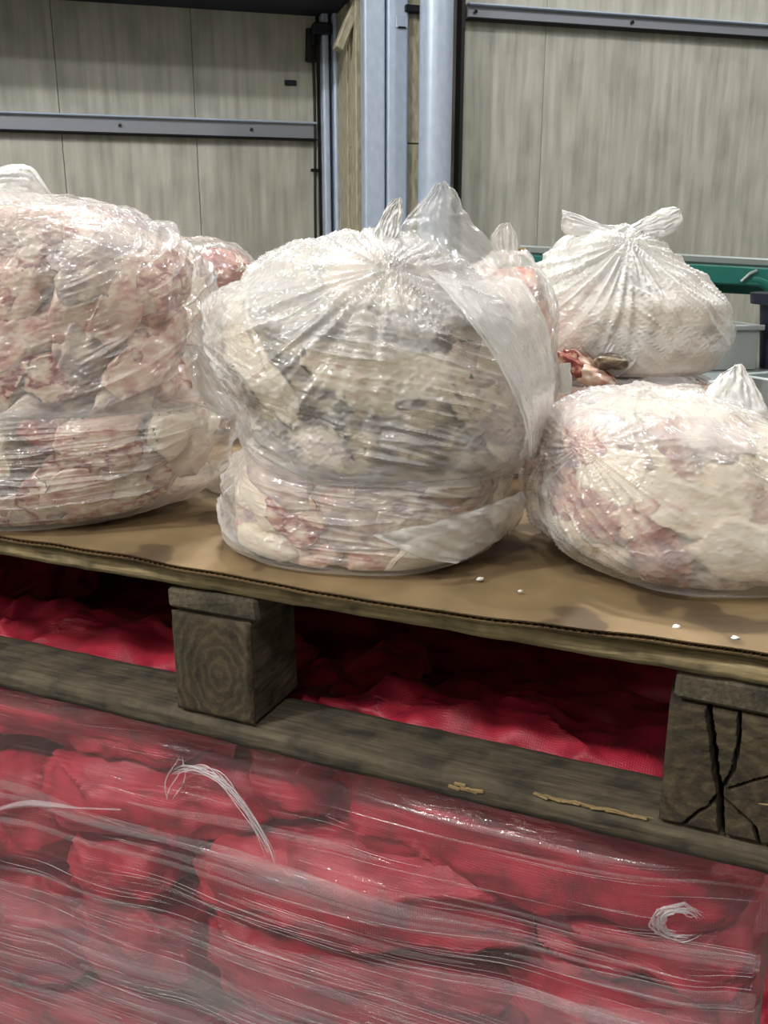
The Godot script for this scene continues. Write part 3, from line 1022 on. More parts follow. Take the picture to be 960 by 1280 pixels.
func wrap_film() -> void:
	var x0 := -1.26
	var x1 := 0.372
	var y0 := 0.02
	var y1 := 0.976
	var cx := 180
	var cy := 130
	var raw := PackedFloat32Array()
	raw.resize(cx * cy)
	for j in cy:
		for i in cx:
			var x := lerpf(x0, x1, i / (cx - 1.0))
			var y := lerpf(y0, y1, j / (cy - 1.0))
			var best := 0.055
			for s in SACKS:
				var r := deg_to_rad(s[5])
				var dx: float = x - s[0]
				var dy: float = y - s[1]
				var a: float = absf(dx * cos(r) + dy * sin(r)) / (s[2] + 0.006)
				var b: float = absf(-dx * sin(r) + dy * cos(r)) / (s[3] + 0.006)
				var m: float = pow(a, 3.6) + pow(b, 3.6)
				if m < 1.0:
					best = minf(best, s[4] + 0.17 - 0.178 * pow(1.0 - m, 1.0 / 3.6))
			raw[j * cx + i] = best
	# the film is taut: along each line it spans from one sack to the next
	var sm := raw.duplicate()
	for j in cy:
		var hull: Array[int] = []
		for i in cx:
			while hull.size() >= 2:
				var a := hull[hull.size() - 2]
				var b := hull[hull.size() - 1]
				var straight := lerpf(raw[j * cx + a], raw[j * cx + i], (b - a) / float(i - a))
				if raw[j * cx + b] >= straight:
					hull.pop_back()
				else:
					break
			hull.append(i)
		for k in hull.size() - 1:
			for i in range(hull[k], hull[k + 1] + 1):
				var straight := lerpf(raw[j * cx + hull[k]], raw[j * cx + hull[k + 1]], (i - hull[k]) / float(hull[k + 1] - hull[k]))
				sm[j * cx + i] = lerpf(straight, minf(raw[j * cx + i], straight + 0.03), 0.35)
	for pass_ in 2:
		var src := sm.duplicate()
		for j in cy:
			for i in cx:
				var t := 0.0
				for d in range(-2, 3):
					t += src[j * cx + clampi(i + d, 0, cx - 1)]
				sm[j * cx + i] = t / 5.0
		src = sm.duplicate()
		for j in cy:
			for i in cx:
				var t := 0.0
				for d in range(-3, 4):
					t += src[clampi(j + d, 0, cy - 1) * cx + i]
				sm[j * cx + i] = t / 7.0
	for k in raw.size():
		sm[k] = minf(sm[k], raw[k]) - 0.008
	var depth := func(x: float, y: float) -> float:
		var fx := clampf((x - x0) / (x1 - x0), 0, 1) * (cx - 1.001)
		var fy := clampf((y - y0) / (y1 - y0), 0, 1) * (cy - 1.001)
		var i := int(fx)
		var j := int(fy)
		var tx := fx - i
		var ty := fy - j
		return lerpf(lerpf(sm[j * cx + i], sm[j * cx + i + 1], tx), lerpf(sm[(j + 1) * cx + i], sm[(j + 1) * cx + i + 1], tx), ty)
	var t := thing("stretch_film", PALLET_AT, PALLET_YAW, "clear stretch film wound tightly round the red sacks below the pallet", "film")
	for layer in 2:
		var lo: float = [0.30, 0.02, 0.02][layer]
		var nu := 200
		var nv := 420
		var p := PackedVector3Array()
		var uv := PackedVector2Array()
		for j in nv:
			for i in nu + 8:
				var x := lerpf(x0, x1, minf(i, nu) / float(nu))
				var hi: float = [y1, 0.76 + 0.13 * (x - 0.0) + n_big.get_noise_2d(x * 0.3, 3.0) * 0.02, 0.62 + 0.2 * x + n_big.get_noise_2d(x * 0.3, 6.0) * 0.03][layer]
				var y := lerpf(lo, hi, j / (nv - 1.0))
				var w: float = depth.call(x, y) - 0.0035 * layer
				var yy := y - 0.04 * x
				var calm := clampf(0.75 + n_big.get_noise_2d(x * 0.5 + 4.0 * layer, yy * 1.2) * 1.8, 0.08, 1.3)
				var f1 := 1.0 - absf(n_fold.get_noise_2d(x * 2.6 + layer * 9.0, yy * 62.0)) * 3.0
				var f2 := 1.0 - absf(n_fold.get_noise_2d(x * 5.0 + layer * 5.0 + 3.0, yy * 150.0)) * 3.0
				w -= (maxf(f1, 0.0) * 0.0014 + maxf(f2, 0.0) * 0.0005) * calm
				var round_ := clampf((x1 - x) / 0.02, 0.0, 1.0)
				w += 0.02 * (1.0 - sqrt(1.0 - (1.0 - round_) * (1.0 - round_)))
				if i > nu:
					w += (i - nu) * 0.11
				p.append(Vector3(x, y, -w))
				uv.append(Vector2(x * 1.1, yy * 22.0))
		obj("film_layer", grid(p, nu + 8, nv, false, true, uv), [M.wrap_clear, M.wrap_cloudy, M.wrap_cloudy][layer], t, Vector3.ZERO, ["clear inner film", "cloudy overlapping film", "cloudy overlapping film"][layer])
	# taut ropes of film, where it has drawn together
	rng.seed = 19
	var st := new_st()
	for k in 330:
		var low := k % 4 != 0
		var x := rng.randf_range(-0.80, 0.34)
		var y := rng.randf_range(0.50, 0.84) + 0.16 * x if low else rng.randf_range(0.62, 0.95)
		var l := rng.randf_range(0.03, 0.20) if k % 5 else rng.randf_range(0.2, 0.45)
		var slope := rng.randf_range(-0.03, 0.08)
		var pts := PackedVector3Array()
		for i in 15:
			var f := i / 14.0
			var px := minf(x + l * f, 0.36)
			var py := y + slope * l * f + 0.0012 * sin(f * 3.0 + k)
			pts.append(Vector3(px, py, -(depth.call(px, py) - 0.004)))
		tube_into(st, pts, rng.randf_range(0.00016, 0.00036), 5, 0.3)
	var ro := obj("film_ropes", st.commit(), M.wrap_thread, t)
	ro.set_meta("kind", "stuff")
	# bands where the film lies doubled
	st = new_st()
	for k in 46:
		var x := rng.randf_range(-0.92, 0.25)
		var y := rng.randf_range(0.50, 0.95) + 0.10 * x
		var l := rng.randf_range(0.15, 0.8)
		var slope := rng.randf_range(-0.02, 0.06)
		var tall := rng.randf_range(0.003, 0.022)
		var out := 0.0045 + 0.00004 * k
		var p := PackedVector3Array()
		for j in 4:
			for i in 36:
				var f := i / 35.0
				var px := minf(x + l * f, 0.365)
				var py := minf(y + slope * l * f + (j / 3.0 - 0.5) * tall * pow(sin(PI * clampf(f, 0.01, 0.99)), 0.7), 0.972)
				p.append(Vector3(px, py, -(depth.call(px, py) - out - 0.0008 * sin(j * PI / 3.0))))
		st.append_from(grid(p, 36, 4, false, true), 0, Transform3D())
	var ba := obj("film_bands", st.commit(), M.wrap_band, t)
	ba.set_meta("kind", "stuff")
	# the torn tail of the film under the pallet's middle block
	st = new_st()
	for k in 12:
		var pts := PackedVector3Array()
		for i in 20:
			var f := i / 19.0
			var px := lerpf(-0.268, -0.135, f) + 0.006 * sin(k * 2.0 + f * 5.0)
			var py := lerpf(0.935, 0.865, f * f) + 0.022 * sin(f * PI) * (0.5 + 0.06 * k) + 0.004 * cos(k * 1.7 + f * 8.0) - 0.012
			pts.append(Vector3(px, py, -(depth.call(px, py) - 0.007 - 0.0009 * k)))
		tube_into(st, pts, 0.0008, 6, 0.2)
	for k in 3:
		var pts := PackedVector3Array()
		for i in 10:
			var f := i / 9.0
			var px := -0.262 + 0.008 * sin(f * 4.0 + k) - 0.005 * k
			var py := 0.94 - 0.05 * f
			pts.append(Vector3(px, py, -(depth.call(px, py) - 0.012)))
		tube_into(st, pts, 0.0008, 6, 0.2)
	obj("twisted_tail", st.commit(), M.wrap_rope, t, Vector3.ZERO, "twisted loose end of the film")
	# a stiff loose strip lying across at the left
	var p := PackedVector3Array()
	for j in 6:
		for i in 40:
			var f := i / 39.0
			var px := lerpf(-0.56, -0.34, f)
			var py := lerpf(0.795, 0.862, pow(f, 0.75)) + (j / 5.0 - 0.5) * 0.010 * sin(PI * minf(f * 1.4 + 0.06, 1.0))
			p.append(Vector3(px, py, -(depth.call(px, py) - 0.008 - 0.004 * sin(j * PI / 5.0))))
	obj("loose_strip", grid(p, 40, 6, false, true), M.wrap_rope, t)
	# crumpled ring of film by the right corner
	st = new_st()
	for k in 16:
		var pts := PackedVector3Array()
		var r := rng.randf_range(0.010, 0.022)
		var from := rng.randf_range(0.4, 2.0)
		for i in 16:
			var an := from + i * 0.26
			var px := 0.292 + cos(an) * r * 1.2 + 0.003 * n_fold.get_noise_2d(i * 0.4, k * 5.0)
			var py := 0.893 + sin(an) * r + 0.004 * n_fold.get_noise_2d(i * 0.4, k * 5.0 + 40.0)
			pts.append(Vector3(px, py, -(depth.call(px, py) - 0.005)))
		tube_into(st, pts, rng.randf_range(0.0006, 0.0013), 6, 0.25)
	obj("crumpled_ring", st.commit(), M.wrap_thread, t, Vector3.ZERO, "crumpled ring of film")


# ---------------------------------------------------------------- the room
func room() -> void:
	var wall_box := func(called: String, size: Vector3, at: Vector3, m: Material) -> MeshInstance3D:
		var o := obj(called, box(size, 0.002), m)
		o.position = wal(at.x, at.y, at.z)
		o.rotation_degrees.y = WALL_YAW
		o.set_meta("kind", "structure")
		return o
	wall_box.call("floor", Vector3(12, 0.2, 11), Vector3(0.5, -0.1, 4.0), M.concrete)
	wall_box.call("ceiling", Vector3(12, 0.2, 11), Vector3(0.5, 5.0, 4.0), M.plaster)
	wall_box.call("wall_left", Vector3(0.2, 5, 11), Vector3(-5.0, 2.45, 4.0), M.plaster)
	wall_box.call("wall_right", Vector3(0.2, 5, 11), Vector3(6.0, 2.45, 4.0), M.plaster)
	wall_box.call("wall_front", Vector3(12, 5, 0.2), Vector3(0.5, 2.45, 9.2), M.plaster)
	# right of the posts: insulated panels, one beside the other
	var right := thing("wall_back", wal(0.0, 0.0, 0.0), WALL_YAW)
	right.set_meta("kind", "structure")
	var s := 0.125
	for k in 6:
		var wide := 0.462 if k == 0 else 1.15
		obj("panel", box(Vector3(wide - 0.0014, 5.0, 0.12), 0.002), M.panel, right, Vector3(s + wide / 2.0, 2.5, -0.06))
		s += wide
	# the recess on the left: its own back panels, its sides and its soffit
	s = -4.9
	for wide in [1.0, 1.0, 0.9, 0.92, 0.478, 0.46]:
		obj("panel", box(Vector3(wide - 0.0016, 5.0, 0.12), 0.002), M.panel, right, Vector3(s + wide / 2.0, 2.5, -0.51))
		s += wide
	obj("backing", box(Vector3(5.2, 5.0, 0.05), 0.001), M.plaster, right, Vector3(-2.4, 2.5, -0.60))
	obj("backing", box(Vector3(6.2, 5.0, 0.05), 0.001), M.plaster, right, Vector3(3.1, 2.5, -0.16))
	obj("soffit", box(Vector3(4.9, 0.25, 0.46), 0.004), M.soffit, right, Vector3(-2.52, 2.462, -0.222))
	obj("lintel", box(Vector3(4.9, 2.4, 0.10), 0.004), M.panel, right, Vector3(-2.52, 3.79, -0.05))
	# the reveal beside the recess: beige boards, a joint, a dark slot above
	var rv := thing("trim_1", wal(0.0, 0.0, 0.0), WALL_YAW)
	rv.set_meta("kind", "structure")
	obj("board", box(Vector3(0.03, 5.0, 0.20), 0.003), M.board_beige, rv, Vector3(-0.060, 2.5, -0.34))
	obj("board", box(Vector3(0.03, 1.86, 0.10), 0.003), M.board_beige, rv, Vector3(-0.052, 0.93, -0.185))
	obj("board", box(Vector3(0.03, 0.46, 0.10), 0.003), M.board_beige, rv, Vector3(-0.054, 2.093, -0.185))
	obj("board", box(Vector3(0.05, 5.0, 0.08), 0.004), M.board_beige, rv, Vector3(-0.062, 2.5, -0.09))
	obj("brace", box(Vector3(0.03, 0.24, 0.06), 0.004), M.board_beige, rv, Vector3(-0.088, 2.27, -0.10)).rotation_degrees.z = -24.0
	obj("backing", box(Vector3(0.10, 5.0, 0.40), 0.002), M.plaster, rv, Vector3(0.02, 2.5, -0.26))
	obj("filler_board", box(Vector3(0.06, 1.852, 0.03), 0.002), M.board_beige, rv, Vector3(0.103, 0.926, 0.012))
	obj("filler_board", box(Vector3(0.06, 1.50, 0.03), 0.002), M.board_beige, rv, Vector3(0.103, 2.606, 0.012))
	obj("dark_strip", box(Vector3(0.014, 5.0, 0.05), 0.002), M.dark, rv, Vector3(0.262, 2.5, 0.026))


func rail(called: String, s0: float, s1: float, low: float, high: float, d: float, label: String, holes: Array) -> void:
	var t := thing(called, wal((s0 + s1) / 2.0, low, d), WALL_YAW, label, "rail", "galvanised rails on the wall")
	var l := s1 - s0
	var h := high - low
	obj("web", box(Vector3(l, h, 0.018), 0.003), M.rail, t, Vector3(0, h / 2.0, 0.012))
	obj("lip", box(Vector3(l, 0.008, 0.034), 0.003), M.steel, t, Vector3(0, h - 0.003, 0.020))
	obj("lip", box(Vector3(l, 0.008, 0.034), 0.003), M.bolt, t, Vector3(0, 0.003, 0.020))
	for x in holes:
		var st := new_st()
		tube_into(st, PackedVector3Array([Vector3(x - (s0 + s1) / 2.0, h * 0.5, 0.018), Vector3(x - (s0 + s1) / 2.0, h * 0.5, 0.0255), Vector3(x - (s0 + s1) / 2.0, h * 0.5, 0.026)]), 0.0065, 12)
		box_into(st, Vector3(x - (s0 + s1) / 2.0, h * 0.5, 0.024), Vector3(0.009, 0.004, 0.006), 0.001, Basis(Vector3.BACK, 0.6))
		obj("screw", st.commit(), M.bolt, t)


func channel(called: String, at: Vector3, wide: float, deep: float, label: String) -> Node3D:
	# a folded C of steel, 4.6 m high, open to the wall
	var t := thing(called, at, WALL_YAW, label, "post")
	var r := 0.008
	var h := wide / 2.0
	var pr := PackedVector2Array()
	for q in [[-h, 0.0], [-h, deep - r], [-h + r * 0.3, deep - r * 0.3], [-h + r, deep], [h - r, deep], [h - r * 0.3, deep - r * 0.3], [h, deep - r], [h, 0.0], [h - 0.004, 0.0], [h - 0.004, deep - r - 0.004], [h - r, deep - 0.004], [-h + r, deep - 0.004], [-h + 0.004, deep - r - 0.004], [-h + 0.004, 0.0]]:
		pr.append(Vector2(q[0], q[1]))
	obj("profile", extrude(pr, 0.0, 4.9), M.steel, t)
	return t


func steelwork() -> void:
	rail("wall_rail", -4.6, -0.150, 1.903, 1.968, -0.45, "galvanised horizontal rail across the recessed wall on the left", [-0.875, -0.40, -1.4, -2.0])
	rail("wall_rail", 0.285, 5.6, 2.252, 2.302, 0.0, "galvanised horizontal rail high on the right wall, right of the round pipe", [0.315, 0.905, 1.5, 2.1])
	# posts by the corner
	var t := channel("steel_post", wal(-0.045, 0.0, 0.0), 0.072, 0.05, "pale blue steel channel post, left of the pair by the pipe")
	t = channel("steel_post", wal(0.036, 0.0, 0.0), 0.074, 0.046, "pale blue steel channel post with a small tag near the top, right of the pair")
	obj("tag_plate", box(Vector3(0.040, 0.034, 0.004), 0.001), M.steel, t, Vector3(0.012, 2.225, 0.049), "small pale tag")
	obj("tag_clip", box(Vector3(0.026, 0.005, 0.006), 0.001), M.bolt, t, Vector3(0.012, 2.209, 0.051))
	var stub := thing("rail_stub", wal(0.095, 2.256, 0.028), WALL_YAW, "short dark rail end between the post and the round pipe", "rail")
	obj("bar", box(Vector3(0.075, 0.022, 0.03), 0.003), M.bolt, stub, Vector3(0, 0.011, 0.015))
	# the round pipe
	t = thing("round_pipe", wal(0.150, 0.0, 0.105), WALL_YAW, "vertical pale blue round steel pipe standing before the wall panels", "pipe")
	obj("tube", cylinder(0.0555, 0.0555, 4.9, 48), M.steel, t, Vector3(0, 2.45, 0))
	obj("base_plate", box(Vector3(0.2, 0.012, 0.2), 0.003), M.steel, t, Vector3(0, 0.006, 0))
	# channel and cable at the recess's right side
	t = channel("guide_rail", wal(-0.118, 0.0, -0.445), 0.026, 0.05, "grey vertical guide rail in the corner of the recessed wall, left of the other")
	t = channel("guide_rail", wal(-0.083, 0.0, -0.440), 0.020, 0.06, "grey vertical guide rail in the corner of the recessed wall, right of the other")
	t = thing("wall_cable", wal(-0.160, 0.0, -0.43), WALL_YAW, "thin dark vertical cable clipped beside the recessed wall's rail end", "cable")
	var st := new_st()
	var pts := PackedVector3Array()
	for i in 40:
		var y := 0.2 + i * 0.0525
		pts.append(Vector3(0.003 * sin(y * 7.0), y, 0.0))
	tube_into(st, pts, 0.0055, 8)
	obj("sheath", st.commit(), M.dark, t)
	obj("clip", box(Vector3(0.034, 0.012, 0.02), 0.003), M.bolt, t, Vector3(0.0, 1.797, 0.0))
	obj("coupling", cylinder(0.022, 0.017, 0.11, 20), M.dark, t, Vector3(-0.008, 2.235, 0.0))
	t = thing("junction_box", wal(-0.132, 2.285, -0.40), WALL_YAW, "dark box under the soffit at the top of the guide rails", "box")
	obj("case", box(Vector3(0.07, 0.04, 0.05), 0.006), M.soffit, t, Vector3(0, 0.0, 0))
	obj("gland", cylinder(0.014, 0.014, 0.04, 16), M.bolt, t, Vector3(-0.03, -0.035, 0))
	t = thing("wall_bracket", wal(-0.245, 2.106, -0.445), WALL_YAW, "small dark bracket on the shaded upper part of the recessed wall", "bracket")
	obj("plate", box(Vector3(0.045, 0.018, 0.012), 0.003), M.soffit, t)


func behind_the_bags() -> void:
	# teal conveyor frame, tilted a little
	var t := thing("teal_conveyor", Vector3(0.335, 0.0, -2.40), 0.0, "teal steel conveyor frame with a pale metal top, behind the knotted bag", "conveyor")
	var lean := Basis(Vector3.BACK, deg_to_rad(-3.0))
	var st := new_st()
	box_into(st, lean * Vector3(0.75, 0, 0) + Vector3(0, 1.503, -0.12), Vector3(1.5, 0.020, 0.30), 0.004, lean)
	obj("top_sheet", st.commit(), M.zinc, t)
	st = new_st()
	box_into(st, lean * Vector3(0.75, 0, 0) + Vector3(0, 1.468, 0.020), Vector3(1.5, 0.046, 0.024), 0.004, lean)
	obj("side_beam", st.commit(), M.teal, t)
	st = new_st()
	box_into(st, lean * Vector3(0.75, 0, 0) + Vector3(0, 1.455, -0.25), Vector3(1.5, 0.075, 0.024), 0.004, lean)
	obj("side_beam", st.commit(), M.teal, t)
	st = new_st()
	box_into(st, Vector3(0.34, 1.428, -0.10), Vector3(0.56, 0.018, 0.16), 0.003, Basis(Vector3.BACK, deg_to_rad(2.0)))
	obj("under_tray", st.commit(), M.navy, t)
	st = new_st()
	box_into(st, Vector3(0.008, 1.498, 0.026), Vector3(0.022, 0.016, 0.02), 0.002)
	obj("end_block", st.commit(), M.splinter, t)
	var arc := PackedVector3Array()
	for i in 12:
		var a := deg_to_rad(90.0 - 8.2 * i)
		arc.append(Vector3(0.585 + 0.075 * cos(a), 1.355 + 0.075 * sin(a), 0.02))
	arc.append(Vector3(0.66, 0.8, 0.02))
	arc.append(Vector3(0.66, 0.012, 0.02))
	st = new_st()
	tube_into(st, arc, 0.014, 12)
	obj("leg", st.commit(), M.teal, t)
	for x in [0.10, 1.40]:
		st = new_st()
		tube_into(st, PackedVector3Array([Vector3(x, 1.43, -0.2), Vector3(x, 0.7, -0.2), Vector3(x, 0.0, -0.2)]), 0.014, 12)
		obj("leg", st.commit(), M.teal, t)
	st = new_st()
	tube_into(st, PackedVector3Array([Vector3(0.555, 1.425, 0.036), Vector3(0.575, 1.445, 0.038), Vector3(0.592, 1.452, 0.036)]), 0.004, 8)
	obj("pull_cord", st.commit(), M.zinc, t)
	# trolley with a dark bucket and a pale crate
	t = thing("steel_trolley", Vector3(1.00, 0.0, -2.16), 8.0, "grey steel trolley carrying the dark bucket at the right edge", "trolley")
	obj("shelf", box(Vector3(0.72, 0.03, 0.40), 0.006), M.zinc, t, Vector3(0, 1.225, 0))
	obj("shelf", box(Vector3(0.62, 0.03, 0.40), 0.006), M.zinc, t, Vector3(0, 0.45, 0))
	for x in [-0.28, 0.28]:
		for z in [-0.17, 0.17]:
			obj("leg", box(Vector3(0.03, 1.21, 0.03), 0.004), M.zinc, t, Vector3(x, 0.605, z))
	t = thing("dark_bucket", Vector3(0.925, 1.241, -2.12), 0.0, "dark navy plastic bucket with a wide rim, right of the knotted bag", "bucket")
	obj("body", cylinder(0.060, 0.074, 0.145, 40), M.navy, t, Vector3(0, 0.0725, 0))
	var rim := TorusMesh.new()
	rim.inner_radius = 0.066
	rim.outer_radius = 0.098
	obj("rim", cylinder(0.094, 0.097, 0.024, 40), M.navy, t, Vector3(0, 0.155, 0))
	t = thing("grey_crate", Vector3(0.745, 1.241, -2.14), 8.0, "low pale grey plastic crate standing left of the dark bucket", "crate")
	for q in [[0, 0.05, 0.065, 0.17, 0.10, 0.008], [0, 0.05, -0.065, 0.17, 0.10, 0.008], [-0.083, 0.05, 0, 0.008, 0.10, 0.13], [0.083, 0.05, 0, 0.008, 0.10, 0.13]]:
		obj("side", box(Vector3(q[3], q[4], q[5]), 0.002), M.crate, t, Vector3(q[0], q[1], q[2]))
	obj("bottom", box(Vector3(0.17, 0.006, 0.13), 0.002), M.crate, t, Vector3(0, 0.003, 0))
	obj("rim", box(Vector3(0.186, 0.012, 0.008), 0.002), M.crate, t, Vector3(0, 0.094, 0.072))
	# tray behind the front bag
	t = thing("metal_tray", Vector3(0.86, 1.211, -1.60), 26.0, "pale metal tray with raised edges, behind the right front bag", "tray")
	obj("bottom", box(Vector3(0.40, 0.006, 0.26), 0.002), M.zinc, t, Vector3(0, 0.02, 0))
	for q in [[0, 0.05, 0.13, 0.40, 0.06, 0.008], [0, 0.05, -0.13, 0.40, 0.06, 0.008], [-0.2, 0.05, 0, 0.008, 0.06, 0.26], [0.2, 0.05, 0, 0.008, 0.06, 0.26]]:
		obj("edge", box(Vector3(q[3], q[4], q[5]), 0.003), M.zinc, t, Vector3(q[0], q[1], q[2]))
	t = thing("steel_stand", Vector3(0.90, 0.0, -1.62), 26.0, "grey steel stand under the metal tray at the right edge", "stand")
	obj("top", box(Vector3(0.46, 0.03, 0.30), 0.004), M.zinc, t, Vector3(0, 1.205, 0))
	for x in [-0.2, 0.2]:
		for z in [-0.12, 0.12]:
			obj("leg", box(Vector3(0.03, 1.19, 0.03), 0.004), M.zinc, t, Vector3(x, 0.595, z))


const LAMP_COLOR := Color(1.0, 0.985, 0.98)


func glowing(strength: float) -> StandardMaterial3D:
	var glow := mat(Color(0.9, 0.9, 0.9), 0.5)
	glow.emission_enabled = true
	glow.emission = LAMP_COLOR
	glow.emission_energy_multiplier = strength
	return glow


func bulb_lamp(at: Vector3, energy: float, label: String) -> void:
	var t := thing("ceiling_lamp", at, WALL_YAW, label, "lamp", "ceiling lamps")
	var ball := SphereMesh.new()
	ball.radius = 0.12
	ball.height = 0.24
	obj("globe", ball, glowing(4.0), t)
	obj("housing", cylinder(0.16, 0.07, 0.20), M.zinc, t, Vector3(0, 0.225, 0))
	obj("rod", cylinder(0.008, 0.008, 4.9 - at.y - 0.325, 10), M.zinc, t, Vector3(0, 0.325 + (4.9 - at.y - 0.325) / 2.0, 0))
	var l := OmniLight3D.new()
	l.name = "lamp_light"
	l.light_energy = energy
	l.light_color = LAMP_COLOR
	l.light_size = 0.10
	l.omni_range = 20.0
	l.omni_attenuation = 2.0
	l.shadow_enabled = true
	t.add_child(l, true)


func spot_lamp(at: Vector3, aim: Vector3, energy: float) -> void:
	var t := thing("ceiling_spotlight", at, 0.0, "round ceiling downlight aimed at the pallet of bags", "lamp", "ceiling lamps")
	t.look_at_from_position(at, aim, Vector3.RIGHT)
	var face := cylinder(0.13, 0.13, 0.012)
	obj("lens", face, glowing(4.0), t).rotation_degrees.x = 90.0
	obj("housing", cylinder(0.07, 0.16, 0.22), M.zinc, t, Vector3(0, 0, 0.12)).rotation_degrees.x = -90.0
	var rod := obj("ceiling_mount", box(Vector3(0.05, 0.05, 0.05), 0.01), M.zinc, t, Vector3(0, 0, 0.25))
	rod.rotation_degrees.z = 45.0
	var l := SpotLight3D.new()
	l.name = "lamp_light"
	l.light_energy = energy
	l.light_color = LAMP_COLOR
	l.light_size = 0.11
	l.spot_angle = 30.0
	l.spot_angle_attenuation = 0.6
	l.spot_range = 20.0
	l.spot_attenuation = 2.0
	l.shadow_enabled = true
	t.add_child(l, true)
	l.position = Vector3(0, 0, -0.02)


func _ready() -> void:
	# camera: a phone held at head height, tilted down
	var cam := Camera3D.new()
	cam.name = "camera"
	add_child(cam)
	cam.position = Vector3(0, 1.5, 0)
	cam.rotation_degrees = Vector3(-15.873, 0, 0)
	cam.fov = 58.194
	cam.near = 0.05
	cam.far = 60.0
	cam.current = true
	var we := WorldEnvironment.new()
	we.name = "surroundings"
	var env := Environment.new()
	env.background_mode = Environment.BG_COLOR
	env.background_color = Color(0.02, 0.02, 0.02)
	env.tonemap_mode = Environment.TONE_MAPPER_LINEAR
	env.tonemap_exposure = 1.0
	env.sdfgi_enabled = true
	env.ssao_enabled = true
	env.ssil_enabled = true
	we.environment = env
	add_child(we)
	n_big.noise_type = FastNoiseLite.TYPE_SIMPLEX_SMOOTH
	n_big.frequency = 14.0
	n_big.fractal_octaves = 2
	n_fold.noise_type = FastNoiseLite.TYPE_SIMPLEX_SMOOTH
	n_fold.frequency = 1.0
	n_fold.fractal_octaves = 2
	n_fold.seed = 5
	n_mid.noise_type = FastNoiseLite.TYPE_SIMPLEX_SMOOTH
	n_mid.frequency = 55.0
	n_mid.fractal_octaves = 3
	n_mid.seed = 9
	materials()
	M.streak = noise_tex(noise_of(FastNoiseLite.TYPE_SIMPLEX_SMOOTH, 0.02, 4, 23, true), [], 512, 4.0)
	M.wrap_clear = film(0.05, 0.11, Color(0.92, 0.86, 0.88))
	M.wrap_cloudy = film(0.085, 0.13, Color(0.86, 0.85, 0.88))
	for m in [M.wrap_clear, M.wrap_cloudy]:
		m.normal_texture = M.streak
		m.normal_scale = 0.6
		m.uv1_triplanar = false
		m.uv1_scale = Vector3.ONE
	M.wrap_thread = film(0.20, 0.2, Color(0.92, 0.90, 0.92), 0.2, 6.0)
	M.wrap_band = film(0.09, 0.13, Color(0.90, 0.88, 0.90), 0.5, 8.0)
	M.wrap_rope = film(0.26, 0.2, Color(0.92, 0.90, 0.92), 0.2, 6.0)
	spot_lamp(Vector3(-0.3, 4.35, -2.6), Vector3(0.05, 1.3, -1.0), 11.5)
	bulb_lamp(Vector3(-0.5, 4.3, 1.5), 3.5, "high bay lamp with a white globe, hanging above the viewer")
	bulb_lamp(Vector3(-3.0, 4.3, 0.6), 10.5, "high bay lamp with a white globe, hanging at the far left")
	bulb_lamp(Vector3(2.6, 4.3, -1.6), 4.5, "high bay lamp with a white globe, hanging at the right before the wall")
	room()
	steelwork()
	wrapped_stack()
	pallet()
	card_sheet()
	behind_the_bags()
	bags()
	small_things()


